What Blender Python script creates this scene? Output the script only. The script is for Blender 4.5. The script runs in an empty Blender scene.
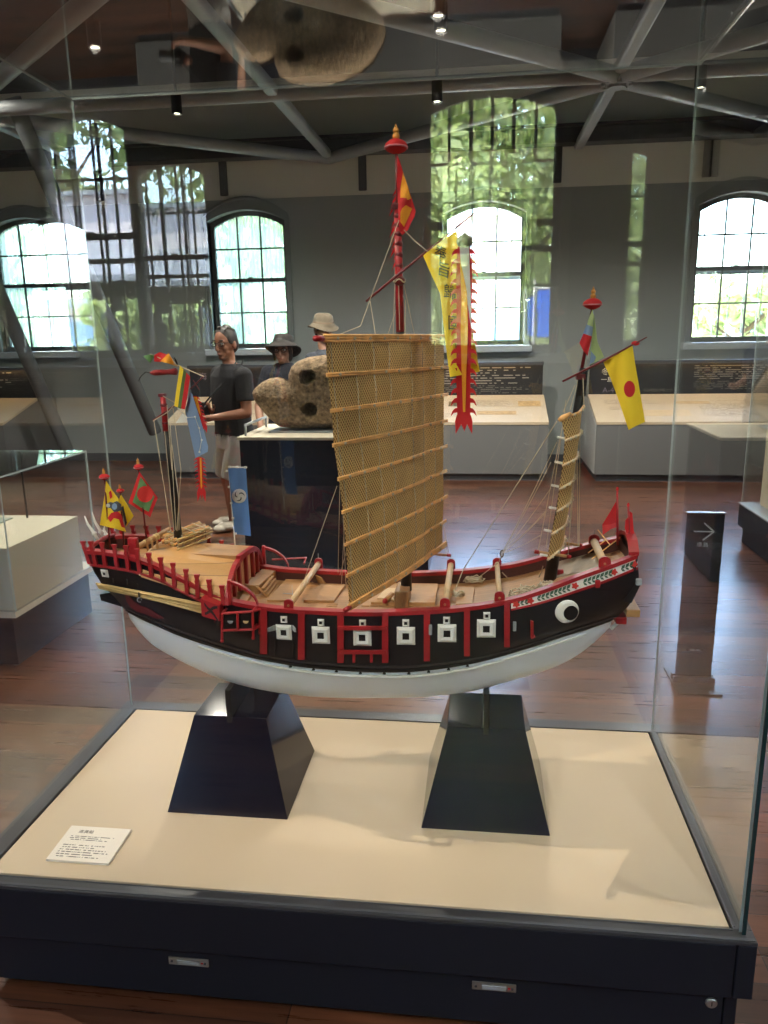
import bpy, bmesh, math, random
import numpy as np
from mathutils import Vector, Matrix
from mathutils.geometry import delaunay_2d_cdt
random.seed(7)
SC = bpy.context.scene
COL = SC.collection
PI = math.pi

# ------------------------------------------------------------------ camera
IW, IH, FPX = 768, 1024, 769.3
PITCH, YAW, ROLL = 0.2290, 0.1252, -0.0163
CAM = np.array([0.0, 0.0, 1.55])
def _rot():
    cy, sy = math.cos(YAW), math.sin(YAW)
    right = np.array([cy, sy, 0.]); fwd = np.array([-sy, cy, 0.]); up = np.array([0, 0, 1.])
    f2 = fwd*math.cos(PITCH) - up*math.sin(PITCH)
    u2 = up*math.cos(PITCH) + fwd*math.sin(PITCH)
    r2 = right*math.cos(ROLL) + u2*math.sin(ROLL)
    u3 = u2*math.cos(ROLL) - right*math.sin(ROLL)
    return np.array([r2, u3, f2])
RM = _rot()
def ray(px, py):
    return RM.T @ np.array([(px-IW/2)/FPX, -(py-IH/2)/FPX, 1.0])
def P(px, py, Y):
    v = ray(px, py); t = Y/v[1]
    return Vector(CAM + t*v)
def PZ(px, py, z):
    v = ray(px, py); t = (z-1.55)/v[2]
    return Vector(CAM + t*v)
def PX(px, py, X):
    v = ray(px, py); t = X/v[0]
    return Vector(CAM + t*v)

cd = bpy.data.cameras.new('camera'); cam = bpy.data.objects.new('camera', cd); COL.objects.link(cam)
cd.sensor_fit = 'VERTICAL'; cd.sensor_height = 36.0; cd.lens = FPX/IH*36.0
cd.clip_start = 0.02; cd.clip_end = 300
M4 = Matrix.Identity(4)
for i in range(3):
    M4[i][0] = RM[0][i]; M4[i][1] = RM[1][i]; M4[i][2] = -RM[2][i]; M4[i][3] = CAM[i]
cam.matrix_world = M4
SC.camera = cam

# ------------------------------------------------------------------ materials
def lin(c):
    return tuple(((v/255)/12.92 if v/255 <= 0.04045 else ((v/255+0.055)/1.055)**2.4) for v in c)
MATS = {}
def mat(name, rgb, rough=0.5, metal=0.0, var=0.0, vscale=20.0, bump=0.0, bscale=60.0, coat=0.0, stretch=None, spec=0.5, transl=0.0):
    m = bpy.data.materials.new(name); m.use_nodes = True
    nt = m.node_tree; b = nt.nodes['Principled BSDF']
    c = lin(rgb)
    b.inputs['Base Color'].default_value = (*c, 1)
    b.inputs['Roughness'].default_value = rough
    b.inputs['Metallic'].default_value = metal
    b.inputs['Specular IOR Level'].default_value = spec
    b.inputs['Coat Weight'].default_value = coat
    if coat: b.inputs['Coat Roughness'].default_value = 0.05
    tc = None
    if var or bump:
        tc = nt.nodes.new('ShaderNodeTexCoord'); mp = nt.nodes.new('ShaderNodeMapping')
        nt.links.new(tc.outputs['Object'], mp.inputs[0])
        if stretch: mp.inputs['Scale'].default_value = stretch
    if var:
        n = nt.nodes.new('ShaderNodeTexNoise'); n.inputs['Scale'].default_value = vscale; n.inputs['Detail'].default_value = 5
        nt.links.new(mp.outputs[0], n.inputs['Vector'])
        r = nt.nodes.new('ShaderNodeValToRGB')
        r.color_ramp.elements[0].position = 0.3; r.color_ramp.elements[1].position = 0.7
        r.color_ramp.elements[0].color = (*[v*(1-var) for v in c], 1)
        r.color_ramp.elements[1].color = (*[min(1, v*(1+var)) for v in c], 1)
        nt.links.new(n.outputs['Fac'], r.inputs[0]); nt.links.new(r.outputs[0], b.inputs['Base Color'])
    if bump:
        n2 = nt.nodes.new('ShaderNodeTexNoise'); n2.inputs['Scale'].default_value = bscale; n2.inputs['Detail'].default_value = 4
        nt.links.new(mp.outputs[0], n2.inputs['Vector'])
        bp = nt.nodes.new('ShaderNodeBump'); bp.inputs['Strength'].default_value = bump; bp.inputs['Distance'].default_value = 0.02
        nt.links.new(n2.outputs['Fac'], bp.inputs['Height']); nt.links.new(bp.outputs[0], b.inputs['Normal'])
    if transl:
        t = nt.nodes.new('ShaderNodeBsdfTranslucent'); t.inputs['Color'].default_value = (*c, 1)
        mx = nt.nodes.new('ShaderNodeMixShader'); mx.inputs[0].default_value = transl
        nt.links.new(b.outputs[0], mx.inputs[1]); nt.links.new(t.outputs[0], mx.inputs[2])
        nt.links.new(mx.outputs[0], nt.nodes['Material Output'].inputs[0])
    MATS[name] = m
    return m
def emit(name, rgb, s):
    m = bpy.data.materials.new(name); m.use_nodes = True; nt = m.node_tree
    nt.nodes.remove(nt.nodes['Principled BSDF'])
    e = nt.nodes.new('ShaderNodeEmission'); e.inputs[0].default_value = (*lin(rgb), 1); e.inputs[1].default_value = s
    nt.links.new(e.outputs[0], nt.nodes['Material Output'].inputs[0])
    MATS[name] = m; return m
def glass(name, tint=(1, 1, 1), f0=0.04, rough=0.0):
    """thin architectural pane: transparent with a Schlick mirror on both faces"""
    m = bpy.data.materials.new(name); m.use_nodes = True; nt = m.node_tree
    nt.nodes.remove(nt.nodes['Principled BSDF'])
    lw = nt.nodes.new('ShaderNodeLayerWeight'); lw.inputs[0].default_value = 0.5
    pw = nt.nodes.new('ShaderNodeMath'); pw.operation = 'POWER'; pw.inputs[1].default_value = 5.0
    nt.links.new(lw.outputs['Facing'], pw.inputs[0])
    ma = nt.nodes.new('ShaderNodeMath'); ma.operation = 'MULTIPLY_ADD'; ma.inputs[1].default_value = 1-f0; ma.inputs[2].default_value = f0
    nt.links.new(pw.outputs[0], ma.inputs[0])
    t = nt.nodes.new('ShaderNodeBsdfTransparent'); t.inputs[0].default_value = (*tint, 1)
    g = nt.nodes.new('ShaderNodeBsdfGlossy'); g.inputs['Roughness'].default_value = rough; g.inputs[0].default_value = (1, 1, 1, 1)
    mx = nt.nodes.new('ShaderNodeMixShader')
    nt.links.new(ma.outputs[0], mx.inputs[0]); nt.links.new(t.outputs[0], mx.inputs[1]); nt.links.new(g.outputs[0], mx.inputs[2])
    nt.links.new(mx.outputs[0], nt.nodes['Material Output'].inputs[0])
    MATS[name] = m; return m

def nodes_of(m): return m.node_tree.nodes, m.node_tree.links, m.node_tree.nodes['Principled BSDF']
def wood_floor():
    m = mat('floor_planks', (92, 54, 38), rough=0.22, spec=0.5, coat=0.2)
    m.node_tree.nodes['Principled BSDF'].inputs['Coat Roughness'].default_value = .22
    N, L, b = nodes_of(m)
    tc = N.new('ShaderNodeTexCoord')
    br = N.new('ShaderNodeTexBrick'); br.inputs['Scale'].default_value = 1.0
    br.inputs['Brick Width'].default_value = 1.15; br.inputs['Row Height'].default_value = 0.118
    br.inputs['Mortar Size'].default_value = 0.0016; br.inputs['Mortar Smooth'].default_value = 0.2
    br.inputs['Bias'].default_value = 0.0; br.offset = 0.37; br.offset_frequency = 2; br.squash = 1.0
    br.inputs['Color1'].default_value = (*lin((104, 63, 42)), 1); br.inputs['Color2'].default_value = (*lin((60, 36, 26)), 1)
    br.inputs['Mortar'].default_value = (*lin((34, 20, 16)), 1)
    L.new(tc.outputs['Object'], br.inputs['Vector'])
    mp = N.new('ShaderNodeMapping'); mp.inputs['Scale'].default_value = (1.3, 22, 1)
    L.new(tc.outputs['Object'], mp.inputs[0])
    n = N.new('ShaderNodeTexNoise'); n.inputs['Scale'].default_value = 2.2; n.inputs['Detail'].default_value = 7; n.inputs['Roughness'].default_value = 0.65
    L.new(mp.outputs[0], n.inputs['Vector'])
    rr = N.new('ShaderNodeMapRange'); rr.inputs['From Min'].default_value = 0.3; rr.inputs['From Max'].default_value = 0.7
    rr.inputs['To Min'].default_value = 0.6; rr.inputs['To Max'].default_value = 1.35
    L.new(n.outputs['Fac'], rr.inputs['Value'])
    mu = N.new('ShaderNodeVectorMath'); mu.operation = 'SCALE'
    L.new(br.outputs['Color'], mu.inputs[0]); L.new(rr.outputs[0], mu.inputs['Scale'])
    L.new(mu.outputs[0], b.inputs['Base Color'])
    bp = N.new('ShaderNodeBump'); bp.inputs['Strength'].default_value = 0.25; bp.inputs['Distance'].default_value = 0.004; bp.invert = True
    L.new(br.outputs['Fac'], bp.inputs['Height']); L.new(bp.outputs[0], b.inputs['Normal'])
    r2 = N.new('ShaderNodeMapRange'); r2.inputs['To Min'].default_value = 0.22; r2.inputs['To Max'].default_value = 0.36
    L.new(n.outputs['Fac'], r2.inputs['Value']); L.new(r2.outputs[0], b.inputs['Roughness'])
    return m
def two_tone_wall():
    m = mat('wall_paint', (128, 130, 128), rough=0.85)
    N, L, b = nodes_of(m)
    g = N.new('ShaderNodeNewGeometry'); s = N.new('ShaderNodeSeparateXYZ'); L.new(g.outputs['Position'], s.inputs[0])
    gt = N.new('ShaderNodeMath'); gt.operation = 'GREATER_THAN'; gt.inputs[1].default_value = 3.09
    L.new(s.outputs['Z'], gt.inputs[0])
    mx = N.new('ShaderNodeMix'); mx.data_type = 'RGBA'
    mx.inputs['A'].default_value = (*lin((146, 151, 152)), 1); mx.inputs['B'].default_value = (*lin((216, 214, 206)), 1)
    L.new(gt.outputs[0], mx.inputs['Factor']); L.new(mx.outputs['Result'], b.inputs['Base Color'])
    return m
def lattice():
    """open woven matting: light split-bamboo diagonals over darker leaf, plus a fine grain"""
    m = mat('woven_matting', (170, 135, 70), rough=0.75)
    N, L, b = nodes_of(m)
    uv = N.new('ShaderNodeUVMap'); s = N.new('ShaderNodeSeparateXYZ'); L.new(uv.outputs[0], s.inputs[0])
    def mth(op, a, bb):
        k = N.new('ShaderNodeMath'); k.operation = op
        for i, q in enumerate((a, bb)):
            if q is None: continue
            if isinstance(q, (int, float)): k.inputs[i].default_value = q
            else: L.new(q, k.inputs[i])
        return k.outputs[0]
    pit = 0.0088
    u = mth('DIVIDE', s.outputs['X'], pit); v = mth('DIVIDE', s.outputs['Y'], pit*1.25)
    outs = []
    for op in ('ADD', 'SUBTRACT'):
        fr = mth('FRACT', mth('ADD', mth(op, u, v), 100.0), None)
        outs.append(mth('LESS_THAN', mth('ABSOLUTE', mth('SUBTRACT', fr, 0.5), None), 0.17))
    mx_ = mth('MAXIMUM', outs[0], outs[1])
    n = N.new('ShaderNodeTexNoise'); n.inputs['Scale'].default_value = 9; L.new(uv.outputs[0], n.inputs['Vector'])
    c1 = N.new('ShaderNodeMix'); c1.data_type = 'RGBA'
    c1.inputs['A'].default_value = (*lin((146, 106, 54)), 1); c1.inputs['B'].default_value = (*lin((238, 196, 130)), 1)
    L.new(mx_, c1.inputs['Factor'])
    rr = N.new('ShaderNodeMapRange'); rr.inputs['From Min'].default_value = 0.3; rr.inputs['From Max'].default_value = 0.7
    rr.inputs['To Min'].default_value = 0.85; rr.inputs['To Max'].default_value = 1.12; L.new(n.outputs['Fac'], rr.inputs['Value'])
    mu = N.new('ShaderNodeVectorMath'); mu.operation = 'SCALE'; L.new(c1.outputs['Result'], mu.inputs[0]); L.new(rr.outputs[0], mu.inputs['Scale'])
    L.new(mu.outputs[0], b.inputs['Base Color'])
    return m
def planked(name, rgb, width, axis='Y', rough=0.5):
    m = mat(name, rgb, rough=rough)
    N, L, b = nodes_of(m)
    tc = N.new('ShaderNodeTexCoord'); s = N.new('ShaderNodeSeparateXYZ'); L.new(tc.outputs['Object'], s.inputs[0])
    d = N.new('ShaderNodeMath'); d.operation = 'DIVIDE'; d.inputs[1].default_value = width; L.new(s.outputs[axis], d.inputs[0])
    fl = N.new('ShaderNodeMath'); fl.operation = 'FLOOR'; L.new(d.outputs[0], fl.inputs[0])
    fr = N.new('ShaderNodeMath'); fr.operation = 'SUBTRACT'; L.new(d.outputs[0], fr.inputs[0]); L.new(fl.outputs[0], fr.inputs[1])
    lt = N.new('ShaderNodeMath'); lt.operation = 'LESS_THAN'; lt.inputs[1].default_value = 0.07; L.new(fr.outputs[0], lt.inputs[0])
    wn = N.new('ShaderNodeTexWhiteNoise'); wn.noise_dimensions = '1D'; L.new(fl.outputs[0], wn.inputs['W'])
    mp = N.new('ShaderNodeMapping'); mp.inputs['Scale'].default_value = (3, 40, 40) if axis == 'Y' else (40, 3, 40)
    L.new(tc.outputs['Object'], mp.inputs[0])
    n = N.new('ShaderNodeTexNoise'); n.inputs['Scale'].default_value = 6; L.new(mp.outputs[0], n.inputs['Vector'])
    ad = N.new('ShaderNodeMath'); ad.operation = 'ADD'; L.new(wn.outputs['Value'], ad.inputs[0]); L.new(n.outputs['Fac'], ad.inputs[1])
    rr = N.new('ShaderNodeMapRange'); rr.inputs['From Max'].default_value = 2; rr.inputs['To Min'].default_value = 0.8; rr.inputs['To Max'].default_value = 1.18
    L.new(ad.outputs[0], rr.inputs['Value'])
    sub = N.new('ShaderNodeMath'); sub.operation = 'MULTIPLY_ADD'; sub.inputs[1].default_value = -0.45
    L.new(lt.outputs[0], sub.inputs[0]); L.new(rr.outputs[0], sub.inputs[2])
    cc = N.new('ShaderNodeVectorMath'); cc.operation = 'SCALE'; cc.inputs[0].default_value = lin(rgb); L.new(sub.outputs[0], cc.inputs['Scale'])
    L.new(cc.outputs[0], b.inputs['Base Color'])
    return m
def print_lines(name, ground, ink, rows, cols, fill=0.62, gapz=0.45, axis=('X', 'Z'), rough=0.4):
    """rows of small print, too small to read: broken bars of ink"""
    m = mat(name, ground, rough=rough)
    N, L, b = nodes_of(m)
    uv = N.new('ShaderNodeUVMap'); s = N.new('ShaderNodeSeparateXYZ'); L.new(uv.outputs[0], s.inputs[0])
    def mth(op, a, bb=None, cc=None):
        k = N.new('ShaderNodeMath'); k.operation = op
        for i, q in enumerate((a, bb, cc)):
            if q is None: continue
            if isinstance(q, (int, float)): k.inputs[i].default_value = q
            else: L.new(q, k.inputs[i])
        return k.outputs[0]
    ry = mth('MULTIPLY', s.outputs['Y'], rows); row = mth('FLOOR', ry); fy = mth('SUBTRACT', ry, row)
    inrow = mth('LESS_THAN', mth('ABSOLUTE', mth('SUBTRACT', fy, 0.5)), gapz/2)
    cx = mth('MULTIPLY', s.outputs['X'], cols); cell = mth('FLOOR', cx)
    wn = N.new('ShaderNodeTexWhiteNoise'); wn.noise_dimensions = '2D'
    cb = N.new('ShaderNodeCombineXYZ'); L.new(cell, cb.inputs[0]); L.new(row, cb.inputs[1]); L.new(cb.outputs[0], wn.inputs['Vector'])
    on = mth('LESS_THAN', wn.outputs['Value'], fill)
    w1 = N.new('ShaderNodeTexWhiteNoise'); w1.noise_dimensions = '1D'; L.new(row, w1.inputs['W'])
    lenr = mth('MULTIPLY_ADD', w1.outputs['Value'], 0.35, 0.62)
    short = mth('LESS_THAN', s.outputs['X'], lenr)
    k = mth('MULTIPLY', mth('MULTIPLY', inrow, on), short)
    mx = N.new('ShaderNodeMix'); mx.data_type = 'RGBA'
    mx.inputs['A'].default_value = (*lin(ground), 1); mx.inputs['B'].default_value = (*lin(ink), 1)
    L.new(k, mx.inputs['Factor']); L.new(mx.outputs['Result'], b.inputs['Base Color'])
    return m

# ------------------------------------------------------------------ mesh builder
class MB:
    def __init__(s): s.v = []; s.f = []; s.m = []; s.uv = {}
    def add(s, vs, fs, mi=0):
        o = len(s.v); s.v += [Vector(v) for v in vs]
        for f in fs: s.f.append(tuple(i+o for i in f)); s.m.append(mi)
        return o
    def box(s, lo, hi, mi=0, R=None, at=None):
        x0, y0, z0 = lo; x1, y1, z1 = hi
        vs = [Vector(q) for q in ((x0,y0,z0),(x1,y0,z0),(x1,y1,z0),(x0,y1,z0),(x0,y0,z1),(x1,y0,z1),(x1,y1,z1),(x0,y1,z1))]
        if R is not None: vs = [R @ v for v in vs]
        if at is not None: vs = [v+Vector(at) for v in vs]
        s.add(vs, [(0,3,2,1),(4,5,6,7),(0,1,5,4),(1,2,6,5),(2,3,7,6),(3,0,4,7)], mi); return s
    def bbox(s, lo, hi, r=0.004, mi=0):
        """box with chamfered edges"""
        bm = bmesh.new(); bmesh.ops.create_cube(bm, size=1)
        lo = Vector(lo); hi = Vector(hi); d = hi-lo
        for v in bm.verts: v.co = Vector(((v.co.x+.5)*d.x+lo.x, (v.co.y+.5)*d.y+lo.y, (v.co.z+.5)*d.z+lo.z))
        bmesh.ops.bevel(bm, geom=bm.edges[:], offset=min(r, min(d)*0.45), segments=2, affect='EDGES', profile=0.5)
        return s.bm(bm, mi)
    def bm(s, bm, mi=0):
        bm.verts.ensure_lookup_table(); bm.verts.index_update()
        s.add([v.co.copy() for v in bm.verts], [[v.index for v in f.verts] for f in bm.faces], mi); bm.free(); return s
    def prism(s, pts, d, mi=0):
        pts = [Vector(p) for p in pts]; d = Vector(d); n = len(pts)
        s.add(pts+[p+d for p in pts], [tuple(range(n))[::-1], tuple(range(n, 2*n))]+[(i, (i+1) % n, n+(i+1) % n, n+i) for i in range(n)], mi); return s
    def frustum(s, a, b, mi=0):
        n = len(a); s.add(list(a)+list(b), [tuple(range(n))[::-1], tuple(range(n, 2*n))]+[(i, (i+1) % n, n+(i+1) % n, n+i) for i in range(n)], mi); return s
    def tube(s, pts, r, n=8, mi=0, caps=True):
        pts = [Vector(p) for p in pts]; k = len(pts)
        rs = r if isinstance(r, (list, tuple)) else [r]*k
        t0 = (pts[1]-pts[0]).normalized(); up = Vector((0, 0, 1)) if abs(t0.z) < 0.9 else Vector((1, 0, 0))
        u = t0.cross(up).normalized(); vs = []
        for i, p in enumerate(pts):
            t = (pts[min(i+1, k-1)]-pts[max(i-1, 0)])
            t = t.normalized() if t.length > 1e-9 else t0
            u = (u-t*u.dot(t)).normalized(); w = t.cross(u)
            for j in range(n):
                a = 2*PI*j/n; vs.append(p+(u*math.cos(a)+w*math.sin(a))*rs[i])
        fs = [(i*n+j, i*n+(j+1) % n, (i+1)*n+(j+1) % n, (i+1)*n+j) for i in range(k-1) for j in range(n)]
        if caps: fs += [tuple(range(n))[::-1], tuple(range((k-1)*n, k*n))]
        s.add(vs, fs, mi); return s
    def lathe(s, c, prof, n=20, mi=0, axis=None, sx=1, sy=1):
        """prof: list of (radius, height) from c along axis"""
        c = Vector(c); ax = Vector(axis).normalized() if axis is not None else Vector((0, 0, 1))
        Q = Vector((0, 0, 1)).rotation_difference(ax).to_matrix(); vs = []
        for (r, h) in prof:
            for j in range(n):
                a = 2*PI*j/n; vs.append(c+Q @ Vector((r*sx*math.cos(a), r*sy*math.sin(a), h)))
        k = len(prof)
        fs = [(i*n+j, i*n+(j+1) % n, (i+1)*n+(j+1) % n, (i+1)*n+j) for i in range(k-1) for j in range(n)]
        fs += [tuple(range(n))[::-1], tuple(range((k-1)*n, k*n))]
        s.add(vs, fs, mi); return s
    def ball(s, c, r, n=14, m=9, mi=0, sc=(1, 1, 1)):
        c = Vector(c)
        return s.lathe_sc(c, [(r*math.sin(PI*i/m), -r*math.cos(PI*i/m)) for i in range(m+1)], n, mi, sc)
    def lathe_sc(s, c, prof, n, mi, sc):
        vs = []
        for (r, h) in prof:
            r = max(r, 1e-5)
            for j in range(n):
                a = 2*PI*j/n; vs.append(c+Vector((r*math.cos(a)*sc[0], r*math.sin(a)*sc[1], h*sc[2])))
        k = len(prof)
        fs = [(i*n+j, i*n+(j+1) % n, (i+1)*n+(j+1) % n, (i+1)*n+j) for i in range(k-1) for j in range(n)]
        s.add(vs, fs, mi); return s
    def loft(s, rows, mi=0, closed=False, cap=False):
        n = len(rows[0]); vs = [p for r in rows for p in r]
        fs = []
        for i in range(len(rows)-1):
            for j in range(n if closed else n-1):
                fs.append((i*n+j, i*n+(j+1) % n, (i+1)*n+(j+1) % n, (i+1)*n+j))
        if cap: fs += [tuple(range(n))[::-1], tuple(range((len(rows)-1)*n, len(rows)*n))]
        s.add(vs, fs, mi); return s
    def strip(s, A, B, n_off, mi=0):
        """solid strip between edge curves A and B, thickened by vectors n_off"""
        if not isinstance(n_off, list): n_off = [Vector(n_off)]*len(A)
        rows = [[Vector(a), Vector(b), Vector(b)+o, Vector(a)+o] for a, b, o in zip(A, B, n_off)]
        return s.loft(rows, mi, closed=True, cap=True)
    def build(s, name, mats, parent=None, smooth=False, origin=None, angle=None):
        me = bpy.data.meshes.new(name)
        off = Vector((0, 0, 0))
        q = parent
        while q is not None: off += q.location; q = q.parent
        loc = Vector(origin) if (origin is not None and parent is None) else Vector((0, 0, 0))
        me.from_pydata([tuple(v-off-loc) for v in s.v], [], s.f)
        for m in (mats if isinstance(mats, (list, tuple)) else [mats]): me.materials.append(m)
        me.polygons.foreach_set('material_index', s.m)
        bm = bmesh.new(); bm.from_mesh(me); bmesh.ops.recalc_face_normals(bm, faces=bm.faces[:]); bm.to_mesh(me); bm.free()
        if smooth:
            me.polygons.foreach_set('use_smooth', [True]*len(me.polygons))
            if angle: me.set_sharp_from_angle(angle=math.radians(angle))
        o = bpy.data.objects.new(name, me); COL.objects.link(o)
        if parent is not None: o.parent = parent
        else: o.location = loc
        me.update(); return o

def tag(o, label=None, cat=None, group=None, kind=None):
    if label: o['label'] = label
    if cat: o['category'] = cat
    if group: o['group'] = group
    if kind: o['kind'] = kind
    return o
def thing(name, loc, label, cat, group=None, kind=None):
    o = bpy.data.objects.new(name, None); COL.objects.link(o); o.location = loc; o.empty_display_size = 0.05
    return tag(o, label, cat, group, kind)
def struct(o): o['kind'] = 'structure'; return o
def copy_tree(o, loc=None, parent=None):
    c = o.copy(); COL.objects.link(c)
    if parent is not None: c.parent = parent
    if loc is not None: c.location = loc
    for ch in list(o.children): copy_tree(ch, None, c)
    return c
def uvbox(o, fn):
    me = o.data; ul = me.uv_layers.new(name='UVMap'); off = Vector((0, 0, 0)); q = o
    while q is not None: off += q.location; q = q.parent
    for l in me.loops:
        ul.data[l.index].uv = fn(me.vertices[l.vertex_index].co+off)
def text_obj(name, body, size, m, O, ux, uy, parent=None, depth=0.0008, align='CENTER'):
    """flat lettering standing on a surface: O centre, ux reading direction, uy up direction"""
    c = bpy.data.curves.new('lettering_curve', 'FONT'); c.body = body; c.size = size; c.extrude = depth; c.align_x = align; c.align_y = 'CENTER'
    t = bpy.data.objects.new('lettering_tmp', c); COL.objects.link(t)
    dg = bpy.context.evaluated_depsgraph_get(); me = bpy.data.meshes.new_from_object(t.evaluated_get(dg))
    bpy.data.objects.remove(t); bpy.data.curves.remove(c)
    ux = Vector(ux); uy = Vector(uy); uz = ux.cross(uy).normalized()
    off = Vector((0, 0, 0)); q = parent
    while q is not None: off += q.location; q = q.parent
    for v in me.vertices: v.co = Vector(O)-off+ux*v.co.x+uy*v.co.y+uz*v.co.z
    me.materials.clear(); me.materials.append(m); me.name = name
    o = bpy.data.objects.new(name, me); COL.objects.link(o)
    if parent is not None: o.parent = parent
    return o

# palette
RED = mat('red_lacquer', (156, 27, 34), rough=0.42, var=0.12, vscale=30)
DRED = mat('dark_red_lacquer', (100, 18, 24), rough=0.45, var=0.15, vscale=30)
BLACK = mat('black_hull_paint', (17, 18, 22), rough=0.38, var=0.2, vscale=14, stretch=(1, 1, 5))
JET = mat('jet_black', (9, 9, 11), rough=0.5)
WHITE = mat('white_paint', (226, 224, 218), rough=0.45)
HULLW = mat('white_hull_paint', (234, 238, 246), rough=0.33, var=0.05, vscale=6, stretch=(1, 1, 4))
DECK = planked('deck_planks', (172, 128, 84), 0.017, 'Y', 0.5)
ROOFW = planked('roof_planks', (190, 144, 90), 0.021, 'Z', 0.45)
TAN = mat('bare_timber', (174, 130, 84), rough=0.5, var=0.12, vscale=25, stretch=(1, 6, 6))
TAN2 = mat('pale_timber', (208, 178, 140), rough=0.55, var=0.1, vscale=25)
BAMB = mat('bamboo', (232, 172, 102), rough=0.5, var=0.2, vscale=40)
STRAW = mat('straw_pole', (200, 170, 112), rough=0.6, var=0.15, vscale=50)
ROPE = mat('hemp_cord', (190, 176, 152), rough=0.8)
MATTING = lattice()
GOLD = mat('ochre_wood', (196, 134, 58), rough=0.4, var=0.1)
CL_RED = mat('red_cloth', (206, 40, 46), rough=0.8, transl=0.3)
CL_PINK = mat('pink_cloth', (226, 150, 160), rough=0.8, transl=0.4)
CL_YEL = mat('yellow_cloth', (242, 212, 52), rough=0.8, transl=0.3)
CL_ORA = mat('orange_cloth', (242, 166, 46), rough=0.8, transl=0.3)
CL_GRN = mat('green_cloth', (112, 158, 104), rough=0.8, transl=0.3)
CL_DGRN = mat('olive_cloth', (96, 120, 70), rough=0.8, transl=0.3)
CL_PALE = mat('pale_green_cloth', (178, 196, 140), rough=0.8, transl=0.35)
CL_BLUE = mat('blue_cloth', (96, 140, 200), rough=0.8, transl=0.3)
CL_SKY = mat('grey_blue_cloth', (136, 160, 196), rough=0.8, transl=0.3)
CL_WHT = mat('white_cloth', (228, 228, 224), rough=0.8, transl=0.4)
CL_GREY = mat('grey_print', (74, 76, 84), rough=0.8)
CL_BLK = mat('black_print', (34, 30, 30), rough=0.8)
NAVY = mat('dark_navy_plinth', (23, 24, 33), rough=0.6, spec=.3)
GUN = mat('dark_grey_frame', (66, 66, 70), rough=0.35, metal=0.3)
FABRIC = mat('cream_fabric', (206, 186, 160), rough=0.9, var=0.04, vscale=500, bump=0.06, bscale=900)
STEEL = mat('brushed_steel', (170, 165, 160), rough=0.3, metal=0.9)
STAND = mat('black_lacquer_stand', (24, 25, 38), rough=0.10, coat=0.0, spec=0.2)
CASEG = glass('case_glass', (0.985, 0.995, 0.99))
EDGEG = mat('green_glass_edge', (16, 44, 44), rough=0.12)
EDGEL = mat('pale_glass_edge', (186, 200, 200), rough=0.2)
PANE = glass('window_glass', (0.97, 0.99, 0.98))
STRUT = mat('backlit_dark_strut', (84, 87, 90), rough=0.5)  # steel colour darkened to stand for the struts being backlit
GRILLE = mat('haze_pale_grille', (150, 162, 168), rough=0.5)  # bar colour paled to stand for haze and bloom at the bright panes
PANEF = glass('filmed_window_glass', (0.92, 0.97, 0.98))
PANES = glass('sheer_screened_glass', (0.60, 0.70, 0.68))
def _sheer(m, k):
    nt = m.node_tree; out = nt.nodes['Material Output']; src = out.inputs[0].links[0].from_socket
    t = nt.nodes.new('ShaderNodeBsdfTranslucent'); t.inputs[0].default_value = (.24, .32, .29, 1)
    tc = nt.nodes.new('ShaderNodeTexCoord'); w = nt.nodes.new('ShaderNodeTexWave'); w.bands_direction = 'X'; w.inputs['Scale'].default_value = 4.6; w.inputs['Distortion'].default_value = 1.2; w.inputs['Detail'].default_value = 3
    nt.links.new(tc.outputs['Object'], w.inputs[0])
    mr = nt.nodes.new('ShaderNodeMapRange'); mr.inputs['To Min'].default_value = k-.16; mr.inputs['To Max'].default_value = k+.16; nt.links.new(w.outputs['Fac'], mr.inputs['Value'])
    mx = nt.nodes.new('ShaderNodeMixShader'); nt.links.new(mr.outputs[0], mx.inputs[0]); nt.links.new(src, mx.inputs[1]); nt.links.new(t.outputs[0], mx.inputs[2]); nt.links.new(mx.outputs[0], out.inputs[0])
_sheer(PANES, .42)
CREAM = mat('cream_plinth', (205, 194, 172), rough=0.7, var=0.04, vscale=200)
GREYP = mat('grey_cabinet', (108, 109, 110), rough=0.6)
GREYW = mat('pale_grey_cabinet', (172, 172, 170), rough=0.6)
SASH = mat('sash_paint', (70, 76, 78), rough=0.5)
CASING = mat('casing_paint', (122, 128, 132), rough=0.55)
SILLM = mat('sill_paint', (190, 198, 206), rough=0.2)
STEELP = mat('painted_steelwork', (146, 150, 154), rough=0.45, var=0.05)
BEAMD = mat('dark_steelwork', (72, 74, 80), rough=0.5)
CEIL = mat('dark_ceiling', (19, 18, 22), rough=0.7, var=0.15, vscale=3, stretch=(1, 14, 1))
# ================================================================== THE SETTING
YF, YR, XL, XR, HC = 9.3, -3.1, -9.0, 7.0, 4.35
ZS, ZSP, ZA = 1.385, 2.85, 2.975
WO = 0.94
WIDE = {-3.08: 0.80, 0.07: 1.0}
FRONT_X = [-5.53, -2.75, 0.03, 2.82, 5.6]
REAR_X = [-5.9, -3.08, 0.07, 3.0, 5.8]
floor = struct(MB().box((XL-.4, YR-.4, -0.1), (XR+.4, YF+.4, 0)).build('floor', wood_floor()))
ceil = struct(MB().box((XL-.4, YR-.4, HC), (XR+.4, YF+.4, HC+.15)).build('ceiling', CEIL))
WALLP = two_tone_wall()
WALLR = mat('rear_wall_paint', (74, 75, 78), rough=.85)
ZSPR, ZAR = 3.14, 3.25
def arch_z(t, rear=False):
    zs, za = (ZSPR, ZAR) if rear else (ZSP, ZA)
    return zs+(za-zs)*(1-t*t)
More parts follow.
